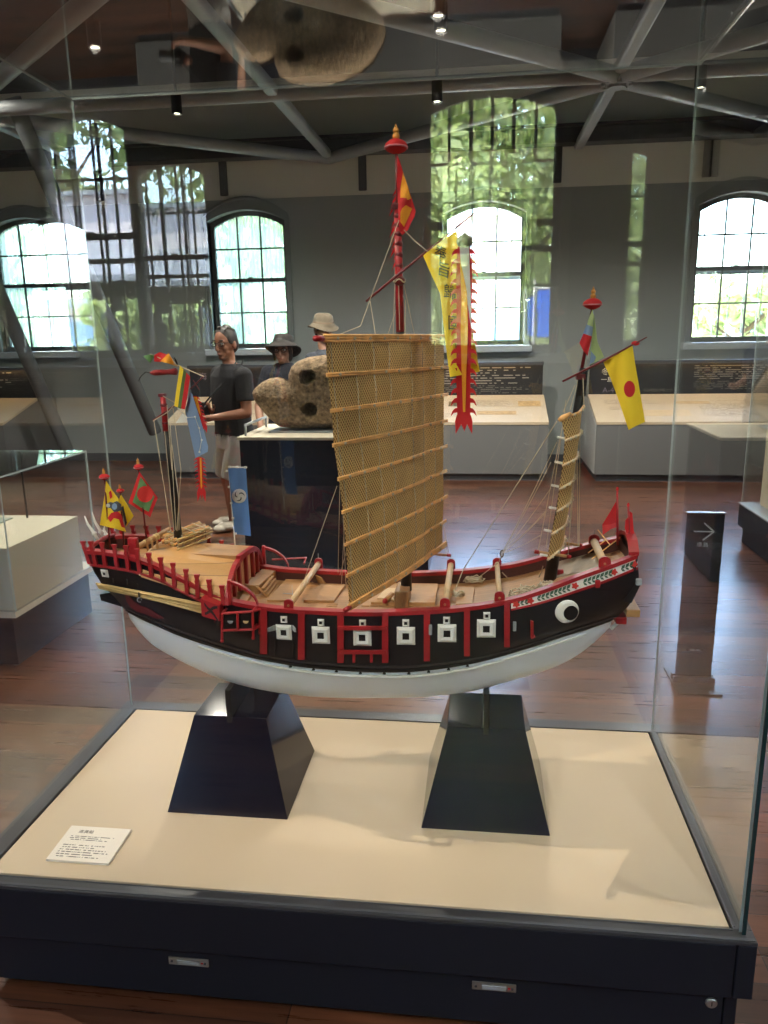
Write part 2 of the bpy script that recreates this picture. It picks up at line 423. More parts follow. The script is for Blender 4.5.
def wall_arched(name, yin, yout, cxs):
    mb = MB(); n = 12; rear = yin < 0; zsp = ZSPR if rear else ZSP
    arch_zz = lambda t: arch_z(t, rear)
    def quad(xa, xb, za0, zb0, za1, zb1):
        for y in (yin, yout):
            mb.add([(xa, y, za0), (xb, y, zb0), (xb, y, zb1), (xa, y, za1)], [(0, 1, 2, 3)])
    prev = XL
    for cx in cxs:
        wo = WIDE.get(cx, WO)
        l, r = cx-wo/2, cx+wo/2
        quad(prev, l, 0, 0, HC, HC); quad(l, r, 0, 0, ZS, ZS)
        for i in range(n):
            t0 = -1+2*i/n; t1 = -1+2*(i+1)/n; xa, xb = cx+t0*wo/2, cx+t1*wo/2
            quad(xa, xb, arch_zz(t0), arch_zz(t1), HC, HC)
            mb.add([(xa, yin, arch_zz(t0)), (xb, yin, arch_zz(t1)), (xb, yout, arch_zz(t1)), (xa, yout, arch_zz(t0))], [(0, 1, 2, 3)])
        for x in (l, r): mb.add([(x, yin, ZS), (x, yout, ZS), (x, yout, zsp), (x, yin, zsp)], [(0, 1, 2, 3)])
        mb.add([(l, yin, ZS), (r, yin, ZS), (r, yout, ZS), (l, yout, ZS)], [(0, 1, 2, 3)])
        prev = r
    quad(prev, XR, 0, 0, HC, HC)
    for x in (XL, XR): mb.add([(x, yin, 0), (x, yout, 0), (x, yout, HC), (x, yin, HC)], [(0, 1, 2, 3)])
    mb.add([(XL, yin, HC), (XR, yin, HC), (XR, yout, HC), (XL, yout, HC)], [(0, 1, 2, 3)])
    return struct(mb.build(name, WALLR if rear else WALLP))
wall_arched('wall_front', YF, YF+.35, FRONT_X)
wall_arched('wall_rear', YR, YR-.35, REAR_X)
struct(MB().box((XL-.2, YR, 0), (XL, YF, HC)).build('wall_left', WALLP))
struct(MB().box((XR, YR, 0), (XR+.2, YF, HC)).build('wall_right', WALLP))
struct(MB().box((XL, YF-.015, 0), (XR, YF, .1)).build('baseboard_front', BEAMD))
struct(MB().box((XL, YR, 0), (XR, YR+.015, .1)).build('baseboard_rear', BEAMD))

def outline(cx, y, hw, z0, zs, za, n=14):
    pts = [Vector((cx-hw, y, z0))]
    for i in range(n+1):
        t = -1+2*i/n; pts.append(Vector((cx+t*hw, y, zs+(za-zs)*(1-t*t))))
    pts.append(Vector((cx+hw, y, z0))); return pts
def ring(mb, cx, y0, y1, inner, outer, mi=0):
    A = outline(cx, y0, *inner); B = outline(cx, y0, *outer)
    mb.strip(A, B, (0, y1-y0, 0), mi)
def window(num, cx, yin, d):
    WO = WIDE.get(cx, 0.94)
    zsp, za = (ZSPR, ZAR) if d < 0 else (ZSP, ZA)
    w = thing('window_%d' % num, (cx, yin, ZS), None, None, kind='structure')
    mb = MB(); ring(mb, cx, yin+.10*d, yin-.03*d, (WO/2-.0, ZS-.02, zsp, za), (WO/2+.055, ZS-.02, zsp+.05, za+.14))
    ring(mb, cx, yin-.02*d, yin-.05*d, (WO/2+.035, ZS-.02, zsp+.05, za+.115), (WO/2+.06, ZS-.02, zsp+.06, za+.145))
    mb.build('casing', CASING, w)
    mb = MB(); ring(mb, cx, yin+.09*d, yin+.14*d, (WO/2-.05, ZS+.05, zsp-.05, za-.05), (WO/2-.001, ZS+.05, zsp, za-.002))
    ys = sorted((yin+.09*d, yin+.14*d)); mb.box((cx-WO/2, ys[0], ZS+.002), (cx+WO/2, ys[1], ZS+.06))
    mb.build('sash_frame', SASH, w)
    mb = MB(); ys = sorted((yin+.10*d, yin+.125*d)); hw = WO/2-.05
    for k in (-1, 1): mb.box((cx+k*hw/3-.009, ys[0], ZS+.05), (cx+k*hw/3+.009, ys[1], arch_z(1/3, d < 0)-.05))
    zm = (ZS+za)/2+.01
    for z, t in ((ZS+.05+(zm-ZS-.05)/2, .009), (zm, .024), (zm+(za-zm)*.46, .009)):
        mb.box((cx-hw-.02, ys[0], z-t), (cx+hw+.02, ys[1], z+t))
    mb.build('glazing_bars', SASH, w)
    lk = sorted((yin+.07*d, yin+.10*d))
    MB().bbox((cx-.03, lk[0], zm+.012), (cx+.03, lk[1], zm+.035), .004).build('sash_lock', BEAMD, w)
    mb = MB(); y = yin+.1325*d
    mb.loft([[Vector((p.x, y-.002*d, p.z)), Vector((p.x, y+.002*d, p.z))] for p in outline(cx, y, WO/2-.045, ZS+.05, zsp-.045, za-.045)], 0)
    pts = outline(cx, y-.002*d, WO/2-.045, ZS+.05, zsp-.045, za-.045)
    mb.prism(pts, (0, .004*d, 0)); mb.build('pane', (PANES if cx < -2 else PANEF) if d > 0 else PANE, w)
    ys = sorted((yin-.11*d, yin+.10*d))
    MB().bbox((cx-WO/2-.09, ys[0], ZS-.075), (cx+WO/2+.09, ys[1], ZS), .006).build('sill', SILLM, w)
    mb = MB(); y = yin+.26*d
    for k in range(5):
        x = cx+(k-2)*.16; mb.tube([(x, y, ZS), (x, y, arch_z((x-cx)/(WO/2), d < 0))], .0065 if d > 0 else .012, 6)
    mb.box((cx-WO/2, y-.012, ZS+.75), (cx+WO/2, y+.012, ZS+.79))
    mb.build('grille', GRILLE if d > 0 else SASH, w)
for i, x in enumerate(FRONT_X): window(i+1, x, YF, 1)
for i, x in enumerate(REAR_X): window(i+6, x, YR, -1)

# steel roof bracing
TIE_X = [-4.49, -1.72, 1.04, 3.82]
TN = 0
def trim(mb, m=STEELP, smooth=False):
    global TN; TN += 1
    return struct(mb.build('trim_%d' % TN, m, smooth=smooth, angle=40))
trim(MB().box((XL, YF-.16, 3.56), (XR, YF-.10, 3.66)).box((XL, YF-.22, 3.66), (XR, YF-.02, 3.69)).box((XL, YF-.22, 3.50), (XR, YF-.02, 3.55)), BEAMD)
ZT = 3.49
for x in TIE_X:
    trim(MB().bbox((x-.05, YR, ZT-.03), (x+.05, YF-.02, ZT+.05), .02), STEELP)
trim(MB().tube([(XL, 6.82, ZT+.0), (XR, 6.82, ZT+.0)], .062, 16), STEELP, True)
for a, b in (((-1.72, 9.2), (1.04, 6.86)), ((1.04, 6.86), (3.82, 9.2)), ((-1.72, 9.2), (-4.49, 6.86)), ((-4.49, 6.86), (-7.2, 9.2)),
             ((1.04, 6.78), (-1.72, 4.3)), ((1.04, 6.78), (3.82, 4.3)), ((-4.49, 6.78), (-1.72, 4.3)), ((-4.49, 6.78), (-7.2, 4.3))):
    trim(MB().tube([(a[0], a[1], ZT-.02), (b[0], b[1], ZT-.02)], .062, 16), STEELP, True)
for x in (1.04, -4.49, ):
    mb = MB().lathe((x, 6.82, ZT-.10), [(0, 0), (.07, 0), (.07, .05), (0, .05)], 16)
    for k in range(8):
        a = k*PI/4; mb.lathe((x+.11*math.cos(a), 6.82+.11*math.sin(a), ZT-.085), [(0, 0), (.018, 0), (.018, .03), (0, .03)], 8)
    trim(mb, STEELP)
for x in (-4.5, -2.98, -1.35, .82, 2.4, 4.1):
    trim(MB().bbox((x-.045, YF-.05, 3.13), (x+.045, YF-.01, 3.52), .008).lathe((x, YF-.065, 3.2), [(0, 0), (.02, 0), (.02, .02), (0, .02)], 8, axis=(0, 1, 0)), BEAMD)
# raking struts by the left wall windows
trim(MB().tube([P(12, 98, 6.85), P(155, 432, 8.35)], .075, 20), STRUT, True)
trim(MB().tube([P(-48, 186, 7.4), P(68, 452, 8.5)], .075, 20), STRUT, True)

# ================================================================== OUTDOORS
GR = mat('courtyard_gravel', (168, 160, 146), rough=0.95, var=0.15, vscale=3)
struct(MB().box((-60, YF+.36, -.25), (60, 70, -.2)).build('ground_front', GR))
struct(MB().box((-60, -70, -.25), (60, YR-.36, -.2)).build('ground_rear', GR))
LEAFS = [mat('leaf_green', (124, 142, 88), rough=0.6, transl=0.3), mat('leaf_dark_green', (92, 116, 74), rough=0.6, transl=0.3), mat('leaf_light_green', (164, 178, 120), rough=0.6, transl=0.3)]
BARK = mat('tree_bark', (96, 78, 60), rough=0.9, var=0.3, vscale=12)
def tree(x, y, h, r, seed, label, mi=0, n=2600, size=.2, group='trees outside the hall windows'):
    rnd = random.Random(seed)
    t = thing('tree', (x, y, -.2), label, 'tree', group)
    pts = [(x, y, -.2), (x+.05, y, h*.3), (x-.05, y+.05, h*.7)]
    mb = MB().tube(pts, [.16, .12, .05], 8)
    for k in range(5):
        a = k*1.3; mb.tube([(x, y, h*(.25+.08*k)), (x+.6*r*math.cos(a), y+.6*r*math.sin(a), h*(.45+.08*k))], [.06, .02], 6)
    mb.build('trunk', BARK, t)
    mb = MB(); vs = []; fs = []
    clumps = []
    for k in range(34):
        zc = rnd.uniform(.12, .95); rr = r*math.sqrt(max(.05, 1-((zc-.5)/.55)**2))
        a = rnd.uniform(0, 2*PI); q = rr*math.sqrt(rnd.random())
        clumps.append((Vector((x+q*math.cos(a), y+q*math.sin(a), zc*h)), rnd.uniform(.35, .62)*r*.75))
    for k in range(n):
        c, cr = clumps[rnd.randrange(len(clumps))]
        dv = Vector((rnd.gauss(0, 1), rnd.gauss(0, 1), rnd.gauss(0, 1))).normalized()*cr*rnd.uniform(.6, 1)
        p = c+dv; nn = (dv.normalized()+Vector((rnd.uniform(-1, 1), rnd.uniform(-1, 1), rnd.uniform(-.3, 1)))).normalized()
        u = nn.orthogonal().normalized(); w = nn.cross(u); a = rnd.uniform(0, 2*PI)
        u, w = u*math.cos(a)+w*math.sin(a), w*math.cos(a)-u*math.sin(a); s = size*rnd.uniform(.6, 1.3)
        mb.add([p-u*s, p-w*s*.45, p+u*s, p+w*s*.45+nn*s*.15], [(0, 1, 2, 3)], 0)
    mb.build('crown', LEAFS[mi], t)
# front side, seen straight through the far windows
tree(-9.4, 14.5, 7, 2.1, 1, 'tall green tree outside the leftmost far window', 2)
tree(-4.9, 15.6, 7, 2.2, 2, 'broad green tree outside the far window behind the bare-headed man', 2)
tree(-2.6, 20.5, 6.5, 1.2, 3, 'slim dark green tree beyond the broad one, outside the far windows', 0)
tree(5.6, 17.5, 2.6, 1.1, 4, 'low bushy tree outside the rightmost far window', 2, 1500)
# rear side, mirrored in the front glass
tree(.15, -9.0, 7.8, 2.3, 20, 'broad sunlit tree mirrored in the front glass right of the mainmast', 2, 9000, .14)
tree(.5, -16.2, 8.5, 2.4, 22, 'tall green tree behind the broad one mirrored in the front glass', 0, 5200, .17)
tree(5.9, -9.8, 7.5, 2.0, 21, 'sunlit tree standing to the right of the mirrored blue sheet', 0, 3000, .16)
tree(-6.2, -18.8, 9.5, 2.4, 30, 'tall tree rising behind the mirrored tiled house, nearer the ship', 0, 3200, .22)
tree(-11.6, -18.8, 9.5, 2.4, 31, 'tall tree rising behind the mirrored tiled house, nearer the picture edge', 0, 3200, .22)
# houses
PLAST = mat('white_plaster', (232, 218, 216), rough=0.8, var=0.04, vscale=2)
TILE = planked('roof_tiles', (120, 124, 132), .26, 'X', 0.6)
DARKW = mat('dark_house_front', (54, 52, 54), rough=0.7)
BLUEP = mat('blue_sheet', (24, 96, 206), rough=0.5)
def house_rear():
    x0, x1, y = -11.5, -3.9, -10.2
    t = thing('tiled_house', ((x0+x1)/2, y-2, -.2), 'pale walled house with grey tiled lean-to roof mirrored in the front glass', 'house')
    MB().box((x0, y-4, -.2), (x1, y-1.6, 4.15)).build('upper_wall', PLAST, t)
    mb = MB(); mb.prism([(x0-.3, y-4.4, 4.15), (x0-.3, y-1.45, 4.15), (x0-.3, y-1.45, 4.23), (x0-.3, y-2.9, 4.4), (x0-.3, y-4.4, 4.23)], (x1-x0+.6, 0, 0)); mb.build('main_roof', TILE, t)
    mb = MB(); mb.prism([(x0-.3, y-1.6, 3.35), (x0-.3, y+.6, 2.55), (x0-.3, y+.6, 2.45), (x0-.3, y-1.6, 3.22)], (x1-x0+.6, 0, 0)); mb.build('lean_to_roof', TILE, t)
    MB().box((x0, y-1.6, -.2), (x1, y-.1, 2.6)).build('front_room', DARKW, t)
    gs_ = mat('grey_shutter', (120, 130, 146), rough=.5)
    for k in range(6):
        xx = x0+.7+k*1.2; MB().box((xx, y-.1, .9), (xx+.75, y-.06, 2.1)).build('shutter', gs_, t)
    for k in range(9):
        xx = x0+.4+k*.85
        mbh = MB(); rnd = random.Random(50+k)
        for q in range(420):
            p = Vector((xx+rnd.uniform(-.27, .27), y+1.5+rnd.uniform(-.25, .25), rnd.uniform(-.2, 2.1)))
            nn = Vector((rnd.uniform(-1, 1), rnd.uniform(-.2, 1), rnd.uniform(-.2, 1))).normalized(); u = nn.orthogonal().normalized()*.12; w = nn.cross(u)*.55
            mbh.add([p-u, p-w, p+u, p+w], [(0, 1, 2, 3)])
        o = mbh.build('hedge_shrub', LEAFS[0 if k % 2 else 2], origin=(xx, y+1.5, -.2))
        tag(o, 'clipped green hedge shrub in front of the mirrored tiled house', 'shrub', 'hedge shrubs before the tiled house')
house_rear()
bx = 2*1.463
def V(px, py, Yv):
    p = P(px, py, Yv); return Vector((p.x, bx-Yv, p.z))
a = V(537, 290, 8.6); b = V(551, 290, 8.6); c = V(551, 337, 8.6); d = V(537, 337, 8.6)
bt = thing('blue_banner', ((a.x+b.x)/2, a.y, -.2), 'bright blue sheet hung on a post, mirrored beside the grove', 'banner')
MB().strip([a, d], [b, c], (0, .02, 0)).build('sheet', BLUEP, bt)
MB().tube([(a.x-.03, a.y, -.2), (a.x-.03, a.y, a.z+.1)], .02, 8).build('post', WHITE, bt)
MB().tube([(a.x-.03, a.y+.01, a.z+.01), (b.x, a.y+.01, a.z+.01)], .015, 8).build('crossbar', WHITE, bt)
def house_front(x0, x1, y, h, label, wall):
    t = thing('annex_building', ((x0+x1)/2, y, -.2), label, 'building')
    MB().box((x0, y, -.2), (x1, y+4, h)).build('wall', wall, t)
    MB().box((x0-.2, y-.25, h), (x1+.2, y+4.2, h+.25)).build('roof_edge', mat('roof_edge_paint', (190, 194, 198), rough=.6), t)
    bg_ = mat('blue_grey_window', (116, 150, 180), rough=.2)
    k = x0+.8
    while k < x1-1:
        MB().bbox((k, y-.04, 1.1), (k+.9, y, 2.0), .01).build('window', bg_, t); k += 2.1
house_front(-.5, 3.2, 19.5, 4.2, 'white building filling the far window behind the mainmast streamer', PLAST)
house_front(3.9, 10.5, 22, 2.4, 'low white building seen at the foot of the rightmost far window', PLAST)

# ================================================================== LIGHT
wd = bpy.data.worlds.new('world'); SC.world = wd; wd.use_nodes = True
nt = wd.node_tree; bg = nt.nodes['Background']; sk = nt.nodes.new('ShaderNodeTexSky'); sk.sky_type = 'NISHITA'
sk.sun_disc = False; sk.sun_elevation = math.radians(52); sk.sun_rotation = math.radians(95); sk.air_density = 1.0; sk.dust_density = 2.0
nt.links.new(sk.outputs[0], bg.inputs[0]); bg.inputs[1].default_value = 4.0
sl = bpy.data.lights.new('sun', 'SUN'); sl.energy = 80; sl.angle = math.radians(.6); sl.color = (1, .96, .88)
so = bpy.data.objects.new('sun', sl); COL.objects.link(so); so.rotation_euler = (math.radians(34), 0, math.radians(-117)); so.location = (-30, 0, 30)

HOUSE = mat('lamp_housing', (34, 34, 38), rough=0.4)
LENS = emit('lamp_lens', (255, 240, 214), 9)
def downlight(p, label, power, angle, aim=None, size=.045, blend=.6, col=(1, .92, .80), soft=.03):
    p = Vector(p)
    t = thing('ceiling_spotlight', p, label, 'lamp', 'ceiling spotlights')
    ax = (Vector(aim)-p).normalized() if aim is not None else Vector((0, 0, -1))
    MB().lathe(p-ax*.14, [(0, 0), (size*1.25, 0), (size*1.25, .15), (size*1.05, .15), (size*1.0, .135), (0, .135)], 18, axis=ax).build('housing', HOUSE, t, True, angle=40)
    MB().lathe(p-ax*.004, [(0, 0), (size*.8, 0), (size*.8, .004), (0, .004)], 18, axis=ax).build('lens', LENS, t)
    q = p-ax*.13
    mb = MB().tube([q, (q.x, q.y, HC-.03)], .012, 8).lathe((q.x, q.y, HC-.03), [(0, 0), (.05, 0), (.05, .03), (0, .03)], 14)
    mb.build('stem', HOUSE, t)
    l = bpy.data.lights.new('spot_lamp', 'SPOT'); l.energy = power; l.spot_size = math.radians(angle); l.spot_blend = blend; l.color = col; l.shadow_soft_size = soft
    lo = bpy.data.objects.new('spot_lamp', l); COL.objects.link(lo); lo.parent = t; lo.location = ax*.02
    lo.rotation_euler = ax.to_track_quat('-Z', 'Y').to_euler()
    return t
for i, px in enumerate(((177, 113), (437, 101), (700, 87), (95, 47), (438, 15), (441, 30))):
    downlight(PZ(px[0], px[1], 3.30), ['small downlight over the windows, left of the mainmast', 'small downlight left of the arched reflection by the mainmast', 'small downlight right of the case corner near the right window',
              'bright downlight seen through the top pane at upper left', 'bright downlight seen through the top pane, above the mainmast', 'fainter downlight just under the bright one above the mainmast'][i], 230 if i < 3 else 80, 155, blend=1.0, size=.034)
# ================================================================== THE DISPLAY CASE
ZB = .2984
case = thing('display_case', (-.315, 1.9, 0), 'large glass display case with low dark navy plinth around the ship model', 'display case')
PX0, PX1, PY0, PY1 = -1.1617, .5447, 1.4806, 2.3061
OX0, OX1, OY0, OY1 = -1.222, .590, 1.438, 2.366
MB().bbox((OX0, OY0, .156), (.548, OY1, .290), .003).build('plinth_body', NAVY, case)
MB().bbox((.5505, OY0, .156), (OX1, OY1, .290), .003).build('corner_post', NAVY, case)
MB().bbox((-1.168, 1.452, .022), (.537, 2.35, .156), .002).build('lower_drawer', NAVY, case)
MB().bbox((.540, 1.452, .022), (.566, 2.35, .156), .002).build('lower_corner_post', NAVY, case)
MB().box((-1.14, 1.485, 0), (.545, 2.32, .022)).build('toe_kick', JET, case)
mb = MB()
for lo, hi in (((OX0, OY0, .290), (OX1, PY0-.006, .2985)), ((OX0, PY1+.006, .290), (OX1, OY1, .2985)), ((OX0, PY0-.006, .290), (PX0-.006, PY1+.006, .2985)), ((PX1+.006, PY0-.006, .290), (OX1, PY1+.006, .2985))):
    mb.bbox(lo, hi, .0015)
fr = mb.build('top_frame', GUN, case)
mb = MB(); mb.bbox((OX0+.004, OY0+.004, .2985), (OX1-.004, OY0+.012, .3005), .0008); mb.bbox((OX0+.004, 1.470, .2985), (PX1+.005, PY0-.008, .3005), .0008)
mb.bbox((PX1+.008, PY0, .2985), (PX1+.0125, PY1, .3005), .0008); mb.bbox((PX0-.0125, PY0, .2985), (PX0-.008, PY1, .3005), .0008)
mb.build('trim_rail', BEAMD, fr)
MB().box((PX0-.006, PY0-.006, .2700), (PX1+.006, PY1+.006, .2880)).build('panel_gap', JET, case)
MB().bbox((PX0, PY0, .286), (PX1, PY1, ZB), .002).build('fabric_panel', FABRIC, case)
def pane(lo, hi, axis, edge=EDGEL):
    mb = MB().box(lo, hi)
    # box faces: bottom, top, front(-y), right(+x), back(+y), left(-x)
    big = {'y': (2, 4), 'x': (3, 5), 'z': (0, 1)}[axis]
    mb.m = [0 if i in big else 1 for i in range(6)]
    o = mb.build('glass_pane', [CASEG, edge], case); return o
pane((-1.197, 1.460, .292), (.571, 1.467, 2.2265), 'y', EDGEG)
MB().box((.5635, 1.4583, .2995), (.5715, 1.4598, 2.2265)).build('edge_reflection_strip', EDGEG, case)  # added strip, coloured as the dark internal reflection at the pane's end
pane((-1.195, 2.335, .292), (.566, 2.341, 2.2265), 'y')
pane((-1.195, 1.4675, .292), (-1.189, 2.3345, 2.2265), 'x')
pane((.560, 1.4675, .292), (.566, 2.3345, 2.2265), 'x')
pane((-1.197, 1.460, 2.227), (.571, 2.341, 2.234), 'z')
def latch(px, py):
    c = P(px, py, 1.44); y = 1.452 if c.z < .156 else 1.438
    c = P(px, py, y)
    w, h = .049, .0105
    o = MB().bbox((c.x-w, y-.004, c.z-h), (c.x+w, y, c.z+h), .002).build('latch_plate', STEEL, case)
    MB().bbox((c.x-w*.55, y-.007, c.z-h*.55), (c.x+w*.55, y-.004, c.z+h*.55), .0015).build('sliding_bolt', STEELP, o)
    for s in (-1, 1):
        MB().lathe((c.x+s*w*.82, y-.004, c.z), [(0, 0), (.003, 0), (.003, .0015), (0, .0015)], 10, axis=(0, -1, 0)).build('screw', BEAMD, o)
    MB().box((c.x+w*.62, y-.0046, c.z-.002), (c.x+w*.74, y-.004, c.z+.002)).build('red_mark', CL_RED, o)
latch(189, 961); latch(494, 986)
c = P(711, 1002, 1.452)
o = MB().lathe(c, [(0, 0), (.0125, 0), (.0125, .004), (.0095, .006), (0, .006)], 24, axis=(0, -1, 0)).build('cylinder_lock', STEEL, case)
MB().box((c.x-.001, 1.4452, c.z-.005), (c.x+.001, 1.446, c.z+.005)).build('keyhole', JET, o)
# caption card
A, B_, C_, D_ = (Vector((-1.048, 1.663, ZB+.0005)), Vector((-.884, 1.663, ZB+.0005)), Vector((-.881, 1.531, ZB+.0005)), Vector((-1.043, 1.531, ZB+.0005)))
card = MB().prism([D_, C_, B_, A], (0, 0, .006)).build('caption_card', mat('white_card', (236, 226, 214), rough=.6), origin=(-.965, 1.597, ZB+.0005))
tag(card, 'white caption card lying at the left front of the cream case floor', 'label')
INK = mat('card_ink', (66, 60, 58), rough=.6)
zc = ZB+.0067
text_obj('card_title', '進貢船', .0135, INK, (-.996, 1.641, zc), (1, 0, 0), (0, 1, 0), card, .0001)
def printed(name, m, O, ux, uy, w, h, parent, t=.0004):
    ux = Vector(ux); uy = Vector(uy); O = Vector(O); n = ux.cross(uy).normalized()
    pts = [O-ux*w/2-uy*h/2, O+ux*w/2-uy*h/2, O+ux*w/2+uy*h/2, O-ux*w/2+uy*h/2]
    o = MB().prism(pts, n*t).build(name, m, parent)
    uvbox(o, lambda p: ((p-O).dot(ux)/w+.5, (p-O).dot(uy)/h+.5))
    return o
PR1 = print_lines('card_print', (236, 226, 214), (84, 78, 76), 3, 44, .75, .4)
PR2 = print_lines('card_print_fine', (236, 226, 214), (120, 112, 108), 6, 60, .7, .42)
printed('card_subtitle', PR1, (-.965, 1.616, zc-.0005), (1, 0, 0), (0, 1, 0), .125, .020, card)
printed('card_text', PR2, (-.960, 1.567, zc-.0005), (1, 0, 0), (0, 1, 0), .14, .052, card)

# plinth stands
def stand(cx, label, bx0, by0):
    cy, zt = 1.925, .55; tx, ty = .10, .10
    t = thing('pedestal_stand', (cx, cy, ZB), label, 'stand')
    a = [Vector((cx-bx0, cy-by0, ZB)), Vector((cx+bx0, cy-by0, ZB)), Vector((cx+bx0, cy+by0, ZB)), Vector((cx-bx0, cy+by0, ZB))]
    b = [Vector((cx-tx, cy-ty, zt)), Vector((cx+tx, cy-ty, zt)), Vector((cx+tx, cy+ty, zt)), Vector((cx-tx, cy+ty, zt))]
    mb = MB().frustum(a, b); o = mb.build('tapered_block', STAND, t)
    bv = o.modifiers.new('edge', 'BEVEL'); bv.width = .0015; bv.segments = 2
    return t
st1 = stand(-.657, 'black tapered stand under the stern end of the ship model', .166, .174)
st2 = stand(.027, 'black tapered stand under the bow end of the ship model', .164, .174)

# ================================================================== FURNITURE
def desk(x0, x1, label, title=None, graph=()):
    t = thing('exhibit_desk', ((x0+x1)/2, 8.5, 0), label, 'display table')
    yf, yb, zf, zk = 8.11, 8.86, .595, .838
    MB().prism([(x0, yf, .075), (x0, yf, zf), (x0, yb, zk-.025), (x0, YF-.02, zk-.025), (x0, YF-.02, .075)], (x1-x0, 0, 0)).build('cabinet', GREYP, t)
    MB().box((x0+.02, yf+.03, 0), (x1-.02, YF-.02, .075)).build('kick_board', BEAMD, t)
    e = .012
    MB().prism([(x0-.004, yf-.006, zf), (x0-.004, yf-.006, zf+.028), (x0-.004, yb, zk+.006), (x0-.004, yb, zk-.024)], (x1-x0+.008, 0, 0)).build('slanted_top', mat('desk_top', (196, 178, 154), rough=.55), t)
    for xs in (x0-.004, ):
        MB().prism([(xs, yf+.01, .08), (xs, yf+.01, zf), (xs, yb, zk-.03), (xs, YF-.03, zk-.03), (xs, YF-.03, .08)], (-.006, 0, 0)).build('end_panel', GREYW, t)
    MB().bbox((x0+.01, yb+.03, zk-.02), (x1-.01, yb+.07, 1.20), .004).build('back_panel', mat('dark_caption_panel', (34, 34, 40), rough=.4), t)
    hd = MB().bbox((x0+.005, yb-.03, 1.190), (x1-.005, yb+.09, 1.210), .004).build('panel_hood', BEAMD, t)
    MB().box((x0+.006, yb-.03, 1.172), (x1-.006, yb-.022, 1.190)).build('hood_lip', BEAMD, hd)
    MB().box((x0+.03, yb-.012, 1.182), (x1-.03, yb+.006, 1.189)).build('light_strip', WARM, hd)
    up = (Vector((0, yb, zk+.006))-Vector((0, yf, zf+.028))).normalized(); ux = Vector((1, 0, 0)); nn = ux.cross(up)
    O0 = Vector((0, (yf+yb)/2, (zf+.028+zk+.006)/2))+nn*.0005
    for (gx, gy, w, h, m, nm) in graph: printed(nm, m, (gx, O0.y+up.y*gy+nn.y*.0005, O0.z+up.z*gy+nn.z*.0005), (1, 0, 0), up, w, h, t, .0015)
    return t, yb+.029
WARM = emit('warm_light_strip', (255, 206, 140), 9)
G_TXT = print_lines('desk_print', (194, 177, 154), (140, 122, 102), 9, 34, .62, .42)
G_TXT2 = print_lines('desk_print_dense', (192, 174, 150), (152, 130, 104), 14, 50, .6, .45)
G_PIC = mat('sepia_picture', (190, 158, 112), rough=.6, var=.25, vscale=30)
G_PIC2 = mat('dark_photo', (96, 82, 58), rough=.6, var=.4, vscale=22)
G_PIC3 = mat('pale_drawing', (204, 178, 140), rough=.6, var=.15, vscale=40)
P_TXT = print_lines('panel_print', (36, 36, 42), (160, 154, 146), 7, 46, .7, .36)
P_TXT2 = print_lines('panel_print_faint', (36, 36, 42), (116, 112, 106), 5, 60, .65, .4)
INKW = mat('panel_lettering', (214, 208, 196), rough=.6)
INKD = mat('panel_lettering_dim', (122, 112, 128), rough=.6)
d1, yp = desk(1.20, 5.2, 'grey caption desk by the right windows, behind the foremast flag', graph=(
    (1.62, .16, .55, .12, G_TXT, 'printed_text'), (1.86, -.16, .62, .16, G_PIC3, 'printed_picture'), (2.25, .13, .36, .07, G_PIC, 'printed_picture'), (2.55, -.08, .50, .3, G_TXT, 'printed_text'),
    (3.0, .12, .5, .14, G_TXT2, 'printed_text'), (3.5, .13, .3, .1, G_PIC2, 'printed_picture'), (3.3, -.15, .6, .2, G_TXT, 'printed_text'), (1.55, -.02, .35, .08, G_TXT2, 'printed_text')))
text_obj('panel_heading', '冬の', .085, INKW, (1.42, yp, 1.085), (1, 0, 0), (0, 0, 1), d1)
text_obj('panel_heading', '一島', .065, INKW, (1.40, yp, 1.00), (1, 0, 0), (0, 0, 1), d1)
text_obj('panel_number', 'A-4', .085, INKD, (1.42, yp, .885), (1, 0, 0), (0, 0, 1), d1)
printed('panel_text', P_TXT, (2.95, yp, 1.075), (1, 0, 0), (0, 0, 1), 1.25, .16, d1)
printed('panel_text', P_TXT2, (2.95, yp, .935), (1, 0, 0), (0, 0, 1), 1.25, .10, d1)
printed('panel_text', P_TXT2, (1.98, yp, .885), (1, 0, 0), (0, 0, 1), .36, .035, d1)
d2, yp = desk(-3.42, .71, 'long grey caption desk under the middle windows, behind the mainsail', graph=(
    (-.62, .05, .4, .3, G_TXT, 'printed_text'), (-.22, .12, .24, .14, G_PIC2, 'printed_picture'), (.16, .14, .4, .18, G_TXT, 'printed_text'), (.18, -.14, .42, .1, G_PIC, 'printed_picture'), (.54, .12, .24, .15, G_PIC, 'printed_picture'),
    (-.3, -.2, .4, .12, G_TXT2, 'printed_text'), (-1.6, 0, .8, .4, G_TXT, 'printed_text'), (-2.6, 0, .8, .4, G_TXT2, 'printed_text')))
printed('panel_text', P_TXT, (.03, yp, 1.06), (1, 0, 0), (0, 0, 1), 1.2, .2, d2)
printed('panel_text', P_TXT2, (.03, yp, .905), (1, 0, 0), (0, 0, 1), 1.2, .1, d2)
text_obj('panel_heading', '海', .10, INKD, (-3.25, yp, 1.075), (1, 0, 0), (0, 0, 1), d2)
text_obj('panel_heading', '道', .10, INKD, (-3.05, yp, 1.075), (1, 0, 0), (0, 0, 1), d2)
d3, yp = desk(-9.0+.05, -5.35, 'grey caption desk at the far left under the raking strut', graph=((-6.1, 0, .8, .4, G_TXT, 'printed_text'),))
printed('panel_text', P_TXT, (-6.2, yp, 1.06), (1, 0, 0), (0, 0, 1), 1.2, .2, d3)

